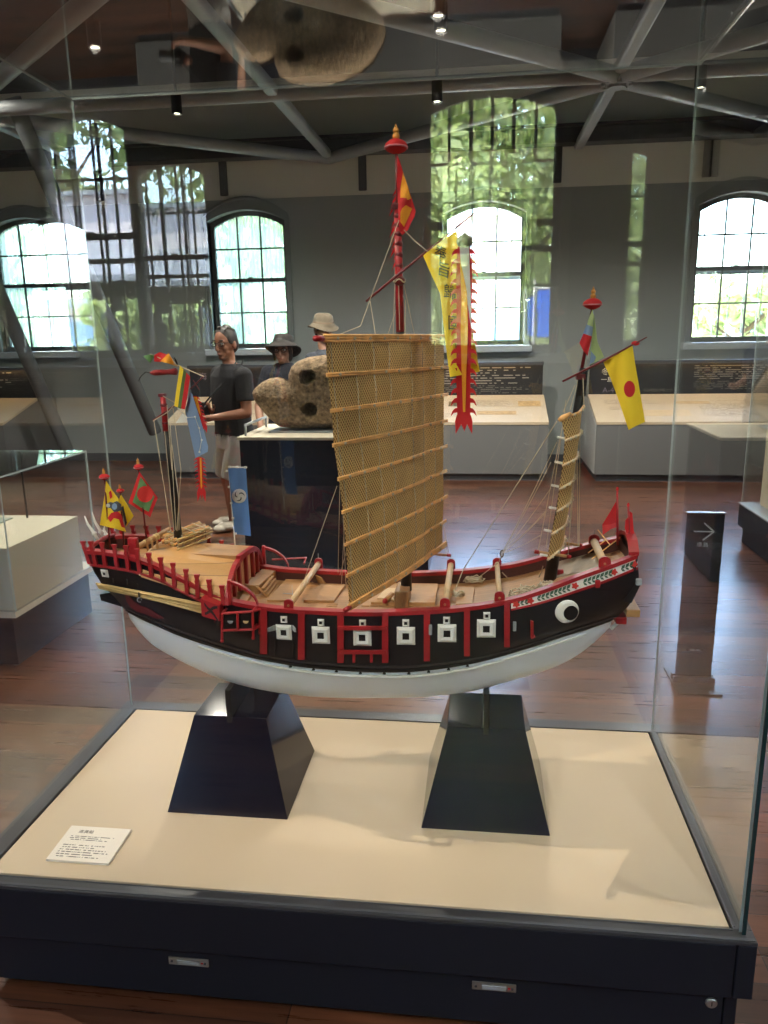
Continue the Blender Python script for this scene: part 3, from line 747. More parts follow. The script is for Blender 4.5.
# stone anchor on its pedestal
PEDY = 4.8
pl = P(239, 437, PEDY); pr = P(428, 437, PEDY); ZP = pl.z
ped = thing('stone_pedestal', ((pl.x+pr.x)/2, PEDY+.35, 0), 'tall dark blue pedestal carrying the holed stone behind the sail', 'pedestal')
MB().bbox((pl.x, PEDY, 0), (pr.x, PEDY+.72, ZP-.02), .004).build('pedestal_body', mat('dark_blue_panel', (34, 36, 46), rough=.22, spec=.4), ped)
MB().bbox((pl.x-.012, PEDY-.012, ZP-.02), (pr.x+.012, PEDY+.732, ZP), .003).build('pedestal_top', CREAM, ped)
r = MB(); a = Vector((pl.x+.03, PEDY+.05, ZP))
for q in ((0, 0), (0, .5)): r.tube([a+Vector((q[0], q[1], 0)), a+Vector((q[0], q[1], .07))], .008, 10)
r.tube([a+Vector((0, 0, .07)), a+Vector((0, .5, .07))], .009, 10)
r.build('guard_rail', STEELP, ped, True)
def stone():
    Y0 = 5.15
    px = [(253, 396), (255, 392), (262, 386), (270, 382), (277, 381), (284, 383), (289, 386), (289, 378), (292, 370), (298, 365), (308, 361), (322, 359), (338, 359), (352, 362), (366, 367), (378, 376), (387, 388), (391, 400), (388, 412), (378, 422), (362, 429), (340, 432), (318, 432), (292, 432), (280, 430), (270, 422), (260, 410), (255, 403)]
    o2 = [P(x, y, Y0) for x, y in px]; poly = []
    for i in range(len(o2)):
        a_, b_ = o2[i], o2[(i+1) % len(o2)]
        for k in range(3): poly.append(Vector((a_.x+(b_.x-a_.x)*k/3, a_.z+(b_.z-a_.z)*k/3)))
    from mathutils import noise
    pv = [v.copy() for v in poly]; n0 = len(pv)
    mnx = min(v.x for v in pv); mxx = max(v.x for v in pv); mnz = min(v.y for v in pv); mxz = max(v.y for v in pv)
    def inside(p):
        c = False
        for i in range(n0):
            a_, b_ = poly[i], poly[i-1]
            if (a_.y > p.y) != (b_.y > p.y) and p.x < (b_.x-a_.x)*(p.y-a_.y)/(b_.y-a_.y)+a_.x: c = not c
        return c
    def dist(p):
        dm = 9
        for i in range(n0):
            a_, b_ = poly[i-1], poly[i]; ab = b_-a_; t = max(0, min(1, (p-a_).dot(ab)/max(ab.length_squared, 1e-12)))
            dm = min(dm, (p-a_-ab*t).length)
        return dm
    g = .010; x = mnx+g/2
    while x < mxx:
        z = mnz+g/2
        while z < mxz:
            p = Vector((x+random.uniform(-.002, .002), z+random.uniform(-.002, .002)))
            if inside(p) and dist(p) > g*.5: pv.append(p)
            z += g
        x += g
    vs, es, fs, *_ = delaunay_2d_cdt(pv, [(i, (i+1) % n0) for i in range(n0)], [], 1, 1e-6)
    holes = [(P(311, 380, Y0), .047), (P(313, 411, Y0), .046)]
    fr_, bk = [], []
    for v in vs:
        d = dist(v); t = .13*math.sqrt(max(0, 1-(1-min(d/.12, 1))**2))
        dent = 0
        for hp, hr in holes:
            dv = v-Vector((hp.x, hp.z)); rr = (abs(dv.x)**3+abs(dv.y*1.25)**3)**(1/3)/hr
            rr *= 1+.18*noise.noise(Vector((v.x*40, v.y*40, 0)))
            dent = max(dent, .22*max(0, min(1, (1.1-rr)/.12)))
        nz = .012*noise.fractal(Vector((v.x*9, v.y*9, 1)), 1, 2, 4)+.006*noise.noise(Vector((v.x*60, v.y*60, 3)))
        fr_.append(Vector((v.x, Y0-t+dent+nz*min(1, d/.03), v.y))); bk.append(Vector((v.x, Y0+max(t, .03+dent-t+.02), v.y)))
    n = len(vs); mb = MB()
    mb.add(fr_+bk, [tuple(f) for f in fs]+[tuple(i+n for i in f[::-1]) for f in fs])
    m = mat('weathered_stone', (146, 122, 95), rough=.95, var=.5, vscale=45, bump=.9, bscale=55)
    o = mb.build('stone_anchor', m, origin=(o2[0].x+.4, Y0, ZP+.012), smooth=True)
    tag(o, 'large grey-brown lobed stone with square holes on the blue pedestal', 'stone')
    q = MB().bbox((P(275, 432, Y0).x, Y0-.16, ZP+.0005), (P(375, 432, Y0).x, Y0+.16, ZP+.012), .002).build('stone_base_plate', STEELP, origin=(o2[0].x+.4, Y0, ZP))
    tag(q, 'thin grey metal plate lying between the holed stone and its pedestal', 'plate')
    dz = min(v.z for v in fr_)-(ZP+.0125); o.location.z -= dz
stone()

# direction sign
sg = thing('direction_sign', (.97, 3.33, 0), 'dark upright floor sign with a right-pointing arrow', 'sign')
SIGN = mat('smoked_glass', (24, 21, 23), rough=.08, spec=.35)
MB().bbox((.886, 3.326, .03), (1.040, 3.338, .778), .002).build('sign_panel', SIGN, sg)
MB().bbox((.884, 3.324, .778), (1.042, 3.340, .784), .001).build('top_edge', STEEL, sg)
mb = MB(); mb.bbox((.868, 3.20, 0), (1.056, 3.46, .008), .002); mb.bbox((.874, 3.305, .008), (1.052, 3.325, .034), .002); mb.bbox((.874, 3.3385, .008), (1.052, 3.358, .034), .002)
mb.build('base_plate', mat('sign_base', (78, 70, 66), rough=.3, metal=.6), sg)
SILV = mat('silver_print', (186, 186, 190), rough=.4)
mb = MB(); ya = 3.3255
def bar(a, b, w=.003):
    a = Vector(a); b = Vector(b); d_ = (b-a).normalized(); n_ = Vector((-d_.z, 0, d_.x))*w
    mb.prism([a-n_, b-n_, b+n_, a+n_], (0, -.0006, 0))
bar((.917, ya, .700), (1.000, ya, .700)); bar((.957, ya, .738), (1.000, ya, .700)); bar((.957, ya, .662), (1.000, ya, .700))
mb.build('arrow_mark', SILV, sg)
text_obj('sign_lettering', '順 路', .021, SILV, (.957, ya, .640), (1, 0, 0), (0, 0, 1), sg, .0003)
PRS = print_lines('sign_print', (44, 34, 34), (140, 136, 138), 1, 10, .8, .6)
printed('sign_small_print', PRS, (.96, ya, .158), (1, 0, 0), (0, 0, 1), .07, .012, sg)

# neighbouring cases
lc = thing('table_case', (-2.9, 3.6, 0), 'glass-topped cream case on a dark base at the left edge', 'display case')
MB().bbox((-3.9, 3.22, 0.01), (-2.2, 3.95, .27), .003).build('base_block', NAVY, lc)
MB().box((-3.95, 3.17, .27), (-2.15, 3.99, .30)).build('ledge', CREAM, lc)
MB().bbox((-3.93, 3.19, .30), (-2.165, 3.84, .605), .003).build('plinth_box', CREAM, lc)
MB().lathe((-2.23, 3.25, 0), [(0, 0), (.016, 0), (.016, .012), (0, .012)], 14).build('foot', STEEL, lc)
for lo, hi, ax in (((-3.95, 3.178, .3), (-2.152, 3.186, .935), 'y'), ((-3.95, 3.975, .3), (-2.152, 3.983, .935), 'y'), ((-2.160, 3.1865, .3), (-2.152, 3.9745, .935), 'x'), ((-3.95, 3.178, .9355), (-2.152, 3.983, .9435), 'z')):
    mb = MB().box(lo, hi); big = {'y': (2, 4), 'x': (3, 5), 'z': (0, 1)}[ax]; mb.m = [0 if i in big else 1 for i in range(6)]
    mb.build('glass_pane', [CASEG, EDGEL], lc)
MB().tube([(-2.42, 3.78, .606), (-2.42, 3.78, .86), (-2.75, 3.78, .86)], .006, 8).build('support_rod', HOUSE, lc)
for k, (x, y, w, d_) in enumerate(((-2.62, 3.42, .34, .26), (-2.60, 3.70, .22, .12))):
    o = MB().bbox((x-w/2, y-d_/2, .6055), (x+w/2, y+d_/2, .612), .002).build('exhibit_sheet', [MATS['white_card'], mat('green_grey_sheet', (150, 158, 146), rough=.6)][k], origin=(x, y, .6055))
    tag(o, ['white printed sheet lying in the left table case', 'grey-green sheet lying at the back of the left table case'][k], 'sheet')
rc = thing('low_case', (2.6, 5.0, 0), 'cream case on a dark stepped base at the right edge', 'display case')
MB().bbox((1.905, 4.3, .125), (3.4, 5.8, .285), .003).build('base_upper', NAVY, rc)
MB().bbox((1.935, 4.33, 0.001), (3.37, 5.77, .125), .003).build('base_recess', NAVY, rc)
MB().bbox((1.90, 4.295, .285), (3.405, 5.805, .296), .002).build('top_frame', STEELP, rc)
MB().bbox((2.02, 4.42, .296), (3.28, 5.72, .86), .004).build('plinth_box', CREAM, rc)
for lo, hi, ax in (((1.915, 5.78, .297), (3.39, 5.79, 2.1), 'y'), ((1.915, 4.31, .297), (1.925, 5.78, 2.1), 'x'), ((1.925, 4.31, .297), (3.39, 4.32, 2.1), 'y')):
    mb = MB().box(lo, hi); big = {'y': (2, 4), 'x': (3, 5), 'z': (0, 1)}[ax]; mb.m = [0 if i in big else 1 for i in range(6)]
    mb.build('glass_pane', [CASEG, EDGEL], rc)
# spotlights over the case
CX, CY = -.3, 1.9
for i, (p, aim, pw, an) in enumerate((((-2.9, 1.95, 3.75), (-.25, 1.9, .4), 250, 46), ((-.9, -.3, 3.75), (-.3, 1.9, 1.2), 130, 34), ((1.3, 3.2, 3.75), (-.2, 1.9, .6), 50, 50))):
    downlight(p, ['aimed spotlight above the left end of the ship case', 'aimed spotlight above the front of the ship case', 'aimed spotlight above the right end of the ship case'][i], pw, an, aim, soft=.006, col=(1, .86, .68))
for i, p in enumerate(((-5.2, 5.0, 3.75), (-5.2, 1.0, 3.75), (-1.6, -1.6, 3.75), (2.6, .2, 3.75), (3.6, 4.3, 3.75), (-4.4, 6.4, 3.75))):
    downlight(p, 'ceiling spotlight over the hall floor outside the picture', 95, 155, blend=1.0)

for i, p in enumerate(((-1.5, -1.2, 3.75), (1.2, -1.0, 3.75))):  # added unseen lamps, standing in for daylight on the hull side
    downlight(p, ['added neutral fill light behind the viewer aimed at the stern', 'added neutral fill light behind the viewer aimed at the bow'][i], 75, 42, ((-.7, 1.9, .8), (.1, 1.9, .8))[i], soft=.03, col=(.92, .96, 1.0))

downlight((-2.9, 3.3, 3.75), 'aimed spotlight above the left table case', 170, 40, (-2.8, 3.6, .6), soft=.02)
downlight((2.2, 4.0, 3.75), 'aimed spotlight above the right low case', 120, 45, (2.5, 5.0, .5), soft=.02)
# ================================================================== THE SHIP MODEL
YC = 1.925
ship = thing('model_ship', (-.315, YC, .575), 'red, black and white model sailing junk with matting sails and many flags', 'model ship')
def tab(xs, ys): return lambda x: float(np.interp(x, xs, ys))
bcap = tab([-1.08, -1.0, -.9, -.75, -.6, -.45, -.3, -.1, .05, .2, .3, .38, .42], [.070, .085, .100, .130, .155, .165, .163, .158, .150, .130, .112, .090, .080])
bwt = tab([-.97, -.9, -.8, -.65, -.45, -.2, 0, .15, .27, .345, .36], [.018, .055, .092, .130, .150, .154, .148, .120, .075, .03, .02])
def smooth(xs, ys, it=2):
    ys = list(ys)
    for _ in range(it): ys = [ys[0]]+[(ys[i-1]+2*ys[i]+ys[i+1])/4 for i in range(1, len(ys)-1)]+[ys[-1]]
    return tab(xs, ys)
def curve(px, bf):
    X = []; Zs = []
    for x, y in px:
        Y = YC-.1
        for _ in range(8): q = P(x, y, Y); Y = YC-bf(q.x)
        X.append(q.x); Zs.append(q.z)
    g = np.linspace(X[0], X[-1], 90)
    return smooth(g, np.interp(g, X, Zs), 6), X[0], X[-1]
CAPPX = [(86, 551), (100, 551.5), (118, 554), (131, 557.3), (142.7, 560.6), (155.7, 565.8), (168.8, 571.6), (191, 583.8), (207, 592), (222.5, 599), (247.5, 605.2), (269, 608), (311.6, 611), (340, 612.3), (373, 613), (412, 611.6), (443, 610), (469, 607.6), (495, 603.5), (521, 598), (547, 589), (564, 582.4), (581, 575.6), (598, 570), (614.7, 564), (637, 555.3)]
WTPX = [(128, 612), (146, 620.6), (172, 632.3), (198, 642), (219, 647.8), (257, 658.5), (290, 664.4), (313.7, 667.5), (360, 671), (407, 671.5), (440, 668.5), (464, 664.5), (500, 656.5), (530, 647), (555, 639), (580, 631), (611, 621)]
SILPX = [(128, 614.7), (133, 625), (139.5, 634), (151, 646), (172, 657.7), (198, 670.7), (219, 680), (245, 688), (276, 694), (310, 698), (350, 699.3), (400, 698.7), (440, 696.8), (480, 691), (504, 684), (546, 671.7), (566.7, 663.5), (587, 650), (606, 632), (613, 623)]
zcap, XC0, XC1 = curve(CAPPX, bcap)
zwt, XW0, XW1 = curve(WTPX, bwt)
zkl, XK0, XK1 = curve(SILPX, lambda x: .36*bwt(x))

sternX = tab([0, .3, .55, .75, .9, 1], [XC0, XC0+.008, XC0+.026, XC0+.05, XW0-.012, XW0+.004])
bowX = tab([0, .3, .55, .75, .9, 1], [XC1, XC1+.010, XC1+.010, XC1-.006, XW1+.018, XW1-.004])
NV, NS = 12, 64
def hull_pt(s, v, side=-1, off=0.0):
    xc = XC0+(XC1-XC0)*s; xw = XW0+(XW1-XW0)*s
    x = sternX(v)+(bowX(v)-sternX(v))*s
    z = zcap(xc)*(1-v)+zwt(xw)*v
    b = bcap(xc)*(1-v)+bwt(xw)*v+.007*math.sin(PI*v)
    return Vector((x, YC+side*(b+off), z))
def near_y(x, z, off=0.0):
    """y of the outer planking on the near side"""
    v = .3
    for _ in range(12):
        a, b = sternX(v), bowX(v); s = min(max((x-a)/(b-a), 0), 1)
        xc = XC0+(XC1-XC0)*s; xw = XW0+(XW1-XW0)*s
        zc, zw = zcap(xc), zwt(xw); v = min(max((zc-z)/max(zc-zw, 1e-4), 0), 1)
    return YC-(bcap(xc)*(1-v)+bwt(xw)*v+.007*math.sin(PI*v)+off)
def HS(px, py, off=.0):
    Y = YC-.15
    for _ in range(8): q = P(px, py, Y); Y = near_y(q.x, q.z, off)
    return P(px, py, Y)
# --- hull shell
SS = [i/(NS-1) for i in range(NS)]
mb = MB()
for side in (-1, 1): mb.loft([[hull_pt(s, v/NV, side) for v in range(NV+1)] for s in SS])
for s in (0, 1): mb.loft([[hull_pt(s, v/NV, -1) for v in range(NV+1)], [hull_pt(s, v/NV, 1) for v in range(NV+1)]])
DK = .034
def inner(s, dz, inset=.013, side=-1):
    xc = XC0+(XC1-XC0)*s; return Vector((xc+(.012 if s == 0 else (-.012 if s == 1 else 0)), YC+side*(bcap(xc)-inset), zcap(xc)-dz))
hull = mb.build('hull', BLACK, ship, True, angle=50)
mb = MB()
for side in (-1, 1): mb.loft([[hull_pt(s, 0, side)+Vector((0, 0, -.001)), inner(s, .001, side=side), inner(s, DK+.004, side=side)] for s in SS])
for s in (0, 1): mb.loft([[inner(s, .001, side=-1), inner(s, DK+.004, side=-1)], [inner(s, .001, side=1), inner(s, DK+.004, side=1)]])
mb.build('bulwark', mat('bulwark_inside', (74, 40, 34), rough=.5), ship, True, angle=50)
mb = MB(); mb.loft([[inner(s, DK, side=-1), inner(s, DK-.004, .05, -1), Vector((inner(s, 0).x, YC, inner(s, DK-.006).z)), inner(s, DK-.004, .05, 1), inner(s, DK, side=1)] for s in SS])
mb.build('deck', DECK, ship)
# --- white bottom
mb = MB(); rows = []
for i in range(NS):
    x = XW0+(XW1-XW0)*i/(NS-1); r = []
    zb_ = min(zkl(max(XK0, min(XK1, x)))-.002, zwt(x)-.003); H = zwt(x)-zb_; b = bwt(x)
    for k in range(-14, 15):
        u = k/14; w = math.copysign(abs(u)**.8, u); r.append(Vector((x, YC+b*w, zb_+H*abs(w)**3.0)))
    rows.append(r)
mb.loft(rows, cap=True); bottom = mb.build('bottom_planking', HULLW, ship, True, angle=60)
def lerp_(A, x): return float(np.interp(x, [p[0] for p in A], [p[1] for p in A]))
# --- rubbing strakes along the white edge
def strake(name, v0, v1, off, m, s0=0.0, s1=1.0, parent=ship, both=True):
    mb = MB()
    for side in ((-1, 1) if both else (-1,)):
        ss = [s for s in SS if s0-1e-6 <= s <= s1+1e-6]
        mb.strip([hull_pt(s, v0, side, .0005) for s in ss], [hull_pt(s, v1, side, .0005) for s in ss], [Vector((0, side*off, 0))]*len(ss))
    return mb.build(name, m, parent)
strake('lower_wale', .955, 1.0, .006, JET)
strake('black_wale', .895, .93, .003, mat('dark_grey_strake', (52, 48, 48), rough=.4))
mb = MB(); ss = [s for s in SS if .17 < s < .96]
mb.strip([hull_pt(s, 1, -1, -.004)-Vector((0, 0, .0125)) for s in ss], [hull_pt(s, 1, -1, -.004)-Vector((0, 0, .0165)) for s in ss], [Vector((0, -.0075, .001))]*len(ss)); mb.build('waterline_strip', WHITE, bottom)
for px in (290, 313, 336, 360, 384, 408.7, 428.5, 448.5, 467.5):
    q = P(px, lerp_(WTPX, px)+2.2, YC-.156)
    yy = YC-bwt(q.x)-.0035
    q = P(px, lerp_(WTPX, px)+2.2, yy); MB().prism([q+Vector((-.0042, 0, -.003)), q+Vector((.0042, 0, -.003)), q+Vector((0, 0, .005))], (0, .006, 0)).build('scupper', JET, bottom)
# --- cap rail
mb = MB()
for side in (-1, 1):
    rows = []
    for s in SS:
        o_ = hull_pt(s, 0, side, .006); i_ = inner(s, 0, .017, side)
        rows.append([o_+Vector((0, 0, -.007)), i_+Vector((0, 0, -.007)), i_+Vector((0, 0, .003)), o_+Vector((0, 0, .003))])
    mb.loft(rows, closed=True, cap=True)
mb.build('cap_rail', RED, ship)
# bow and stern head rails
mb = MB(); q0 = hull_pt(0, 0, -1, .004); q1 = hull_pt(0, 0, 1, .004)
mb.tube([q0, Vector((q0.x+.006, YC-.04, q0.z+.008)), Vector((q0.x+.008, YC, q0.z+.012)), Vector((q0.x+.006, YC+.04, q0.z+.008)), q1], .006, 8); mb.build('stern_rail', RED, ship)
q0 = hull_pt(1, 0, -1, .004); q1 = hull_pt(1, 0, 1, .004)
A = [q0, q0.lerp(q1, .25)+Vector((.004, 0, .018)), q0.lerp(q1, .5)+Vector((.006, 0, .026)), q0.lerp(q1, .75)+Vector((.004, 0, .018)), q1]
mb = MB(); mb.strip([p-Vector((.02, 0, 0)) for p in A], [p+Vector((.004, 0, 0)) for p in A], (0, 0, .009)); mb.build('bow_rail', RED, ship)
A2 = [p-Vector((.006, 0, .0005)) for p in A]; mb = MB(); mb.strip(A2, [Vector((p.x-.004, p.y, zcap(.4)-.04)) for p in A2], (.008, 0, 0)); mb.build('bow_board', BLACK, ship)
# --- lower wale on the quarter and its turned posts
WALEPX = [(90.6, 565), (107.6, 567), (127, 570.3), (140, 573.6), (153, 577.5), (166, 582.7), (175.6, 588.4), (191, 596), (203, 601.5)]
pts = [HS(x, y, .004) for x, y in WALEPX]
def dense(pts, n=6):
    out = []
    for a, b in zip(pts, pts[1:]): out += [a.lerp(b, k/n) for k in range(n)]
    return out+[pts[-1]]
def mir(p): return Vector((p.x, 2*YC-p.y, p.z))
for fn in (lambda p: p, mir):
    q = [fn(p) for p in dense(pts)]
    MB().tube(q, .0045, 8).build('quarter_wale', RED, ship, True)
TOPS = [(82.5, 541), (90.6, 541), (101.7, 542.3), (114, 544.3), (125.8, 545.6), (136.8, 548.9), (148.6, 552.8), (160.3, 557.3), (173, 562.8), (185.8, 569), (196.7, 574.4), (209, 579.4), (221.7, 585.3)]
BOTS = [(90, 564), (96, 565), (105.6, 565.8), (117.3, 567), (128.4, 569.7), (140, 573), (151.8, 576.8), (163.5, 582), (174.6, 587), (187.3, 593), (198, 597.5), (211, 603), (223.5, 605)]
def post(a, b, far):
    w = .0050
    d = (a-b); n = 10; rows = []
    prof = [(0, 1.0), (.35, .95), (.62, .85), (.72, 1.15), (.76, .8), (.82, .75), (.9, 1.15), (1.0, 1.35)]
    for t, k in prof:
        c = b+d*t; rows.append([c+Vector((-w*k, -.004, 0)), c+Vector((w*k, -.004, 0)), c+Vector((w*k, .004, 0)), c+Vector((-w*k, .004, 0))])
    mb = MB(); mb.loft(rows, closed=True, cap=True)
    return mb.build('rail_post', RED, ship)
for (tx, ty), (bx_, by_) in zip(TOPS, BOTS):
    b = HS(bx_, by_, .009); a = P(tx, ty, b.y+.004)
    post(a, b, False); post(mir(a), mir(b), True)
# --- red frames on the broadside
for px, y0, y1, w in ((263.8, 608, 653.5, 3.6), (301.7, 612, 659, 3.4), (340.8, 613, 662, 3.2), (385.3, 613, 662, 3.2), (427, 611, 660.5, 3.1), (467, 608.5, 655.5, 3.0), (507, 601, 646.5, 2.9)):
    L = [HS(px-w, y0+(y1-y0)*k/5, .002) for k in range(6)]; R_ = [HS(px+w, y0+(y1-y0)*k/5, .002) for k in range(6)]
    MB().strip(L, R_, (0, -.005, 0)).build('side_frame', RED, ship)
for (xa, ya, xb, yb, h) in ((338, 627.5, 387, 627.5, 1.8), (338, 651.5, 387, 651.5, 1.8)):
    L = [HS(xa+(xb-xa)*k/5, ya-h, .006) for k in range(6)]; R_ = [HS(xa+(xb-xa)*k/5, yb+h, .006) for k in range(6)]
    MB().strip(L, R_, (0, -.006, 0)).build('side_rail', RED, ship)
for px in (354, 371.5):
    MB().strip([HS(px-1.4, y, .004) for y in (652, 662)], [HS(px+1.4, y, .004) for y in (652, 662)], (0, -.004, 0)).build('side_stub', RED, ship)
# --- gun ports
def port(cx, cy, h, name='gun_port', inn=.36):
    c = HS(cx, cy, .0); s = h*1.80/FPX
    o = [Vector((c.x+a*s, near_y(c.x+a*s, c.z+b*s, .003), c.z+b*s)) for a, b in ((-1, -1), (1, -1), (1, 1), (-1, 1))]
    i0 = [c+(p-c)*.72+Vector((0, -.008, 0)) for p in o]; i1 = [c+(p-c)*inn+Vector((0, -.004, 0)) for p in o]
    i0 = [Vector((p.x, near_y(p.x, p.z, .007), p.z)) for p in i0]; i1 = [Vector((p.x, near_y(p.x, p.z, .005), p.z)) for p in i1]
    mb = MB(); mb.loft([o+[o[0]], i0+[i0[0]], i1+[i1[0]]]); mb.prism(o, (0, .004, 0))
    g = mb.build(name, WHITE, ship)
    hole = [c+(p-c)*1.02 for p in i1]; MB().prism([p+Vector((0, -.0008, 0)) for p in i1], (0, .0006, 0)).build('port_opening', JET, g)
    return g
for x, y, h in ((284, 632, 8.6), (321, 635, 9.6), (362.4, 637, 9.6), (406, 635.7, 9.7), (447, 633, 9.7), (486.3, 628.4, 9.7)): port(x, y, h)
for x, y in ((284, 619.3), (321, 622.2), (362.7, 622.9), (405.8, 622.7), (446.7, 620), (486.8, 615.4)): port(x, y, 3.6, 'vent_port', .42)
port(105, 573.2, 4.6, 'vent_port', .35)
for sx in (-1, 1):
    a = HS(284+sx*8, 628, .004); o = a+Vector((sx*.012, -.022, .004))
    mb = MB(); mb.prism([a+Vector((0, 0, .008)), o+Vector((0, 0, .004)), o-Vector((0, 0, .006)), a-Vector((0, 0, .006))], (sx*.004, 0, 0)); mb.build('port_bracket', STEELP, ship)
    MB().tube([HS(284+sx*9, 638, .004), HS(284+sx*9, 656, .004)], .0022, 6).build('port_chain', JET, ship)
# --- floral frieze and bow eye
FTOP = [(511, 601.2), (530, 596.2), (547, 590.6), (564, 584.2), (581, 577.6), (598, 572), (614.7, 566), (637, 557.4)]
FBOT = [(511, 609.6), (530, 605.6), (547, 601), (564, 595.4), (581, 589.6), (598, 584), (614.7, 577.6), (639.5, 567.2)]
def lerp_px(A, x): return float(np.interp(x, [p[0] for p in A], [p[1] for p in A]))
xs = list(np.linspace(511, 637.5, 40))
def fr_pt(x, t, off):
    return HS(x, lerp_px(FTOP, x)*(1-t)+lerp_px(FBOT, x)*t, off)
fz = MB().strip([fr_pt(x, .1, .002) for x in xs], [fr_pt(x, .92, .002) for x in xs], (0, -.002, 0)).build('floral_frieze', mat('frieze_white', (228, 222, 214), rough=.5), ship)
MB().strip([fr_pt(x, .86, .002) for x in xs], [fr_pt(x, 1.08, .002) for x in xs], (0, -.004, 0)).build('frieze_moulding', RED, ship)
LEAF = mat('leaf_paint', (56, 92, 70), rough=.5); RFL = mat('flower_paint', (196, 52, 44), rough=.5)
mbl = MB(); mbf = MB(); rnd = random.Random(5); x = 516.0; flip = 1
while x < 634:
    near_fl = min(abs(x-f) for f in (530.5, 575, 614))
    if near_fl > 4.5:
        for t0 in (.36, .66):
            a = fr_pt(x, t0+flip*.16, .0042); b = fr_pt(x+4.2, t0-flip*.16, .0042); m = (a+b)/2; d_ = (b-a); n_ = Vector((-d_.z, 0, d_.x))*.24
            mbl.prism([a, m-n_, b, m+n_], (0, -.0008, 0)); flip = -flip
    x += 4.2
for f in (516, 530.5, 575, 614, 634):
    c = fr_pt(f, .5, .0045)
    mbf.prism([c+Vector((.0075*math.cos(a)*(1+.25*math.cos(5*a)), 0, .0075*math.sin(a)*(1+.25*math.cos(5*a)))) for a in [2*PI*k/20 for k in range(20)]], (0, -.0012, 0))
mbl.build('painted_leaves', LEAF, fz); mbf.build('painted_flowers', RFL, fz)
c = HS(567, 611.4, .001); ax = Vector((c.x+.01, near_y(c.x+.01, c.z), c.z))-Vector((c.x-.01, near_y(c.x-.01, c.z), c.z)); ax = Vector((ax.y, -ax.x, .0)).normalized()
eye = MB().lathe(c, [(0, -.004), (.0295, -.004), (.0295, .002), (.026, .0055), (.015, .0075), (0, .008)], 36, axis=ax).build('bow_eye', WHITE, ship, True, angle=50)
c2 = HS(569.6, 611.8, .001); MB().lathe(c2, [(0, .003), (.0182, .003), (.0182, .0085), (0, .009)], 30, axis=ax).build('eye_pupil', JET, eye)
# --- small fittings at the bow
mb = MB(); a = HS(623, 601, .002); b = HS(637, 582, .002); mb.strip([a, b], [a+Vector((.02, 0, -.004)), b+Vector((.012, 0, .004))], (0, -.003, 0)); mb.build('bow_chock', JET, ship)
c = HS(638.6, 581.5, .004); MB().bbox((c.x-.007, c.y-.008, c.z-.008), (c.x+.007, c.y+.004, c.z+.008), .002).build('chock_block', STEELP, ship)
c = P(621, 618.8, YC-.02); MB().bbox((c.x-.015, YC-.035, c.z-.010), (c.x+.012, YC+.035, c.z+.010), .003).build('stem_block', RED, ship)
mb = MB(); a = P(611, 629, YC-.02); b = P(617, 623, YC-.02); mb.tube([a, b], .005, 8); mb.build('stem_peg', WHITE, ship)
c = P(631, 606, YC-.0); MB().bbox((c.x-.02, YC-.05, c.z-.012), (c.x+.014, YC+.05, c.z+.008), .003).build('anchor_beam', TAN, ship)
for (x, y0, y1) in ((532, 620, 637),):
    MB().strip([HS(x-1.5, y, .002) for y in (y0, y1)], [HS(x+1.5, y+1, .002) for y in (y0, y1)], (0, -.006, 0)).tube([HS(x+3, y1-1, .004), HS(x-1, y1+0.5, .004)], .004, 6).build('anchor_bracket', RED, ship)
c = HS(514.6, 626, .002); MB().bbox((c.x-.004, c.y-.005, c.z-.012), (c.x+.004, c.y, c.z+.012), .001).build('hull_cleat', STEELP, ship)
c = HS(430.5, 629, .004); MB().bbox((c.x-.004, c.y-.005, c.z-.014), (c.x+.004, c.y, c.z+.012), .001).build('hull_cleat', STEELP, ship)
c = HS(597.5, 583.5, .006); MB().bbox((c.x-.006, c.y-.006, c.z-.01), (c.x+.006, c.y, c.z+.01), .002).build('frieze_cleat', RED, ship)
# --- serpentine mark, oars, painted box, quarter gallery
cl = [(126, 593.5, 1.6), (128.5, 599, 2.6), (133, 604.5, 3.0), (139, 608.6, 3.0), (146, 610.6, 2.8), (151, 613, 2.6), (156.5, 616, 2.0), (163.5, 618.2, .5)]
MB().strip([HS(x+h*.5, y-h, .002) for x, y, h in cl], [HS(x-h*.5, y+h, .002) for x, y, h in cl], (0, -.002, 0)).build('serpent_mark', DRED, ship)
for k in range(6):
    a = HS(96+k*.8, 583.2+k*1.3-(3.5 if k == 5 else 0), .012+.004*(k % 2)); b = HS(204, 604.3+k*1.75, .012+.004*(k % 2))
    MB().tube([a, a.lerp(b, .5)+Vector((0, 0, .001)), b], [.0020, .0026, .0028], 8).build('stowed_oar', STRAW, ship, True)
for x, y in ((137.5, 588), (139, 597), (113, 583), (127, 584)):
    q = HS(x, y, .018); MB().lathe(q, [(0, 0), (.0022, 0), (.0022, .014), (0, .014)], 8, axis=(.2, -.3, 1)).build('oar_pin', JET, ship)
q = HS(139.5, 600, .014); MB().tube([q+Vector((.006*math.cos(a), 0, .006*math.sin(a))) for a in [k*2*PI/12 for k in range(11)]], .0014, 6).build('oar_ring', STEELP, ship)
f0, f1, f2, f3 = HS(200.6, 598.4, .036), HS(219, 606, .036), HS(219.7, 621.4, .036), HS(201.7, 616, .036)
yb_ = max(near_y(f0.x, f0.z), near_y(f1.x, f1.z))+.006
bxm = MB(); F = [f0, f1, f2, f3]; bxm.frustum(F, [Vector((p.x, yb_, p.z)) for p in F]); box = bxm.build('painted_box', RED, ship)
cc = (f0+f1+f2+f3)/4; u = (f1-f0); w_ = (f0-f3)
mb = MB()
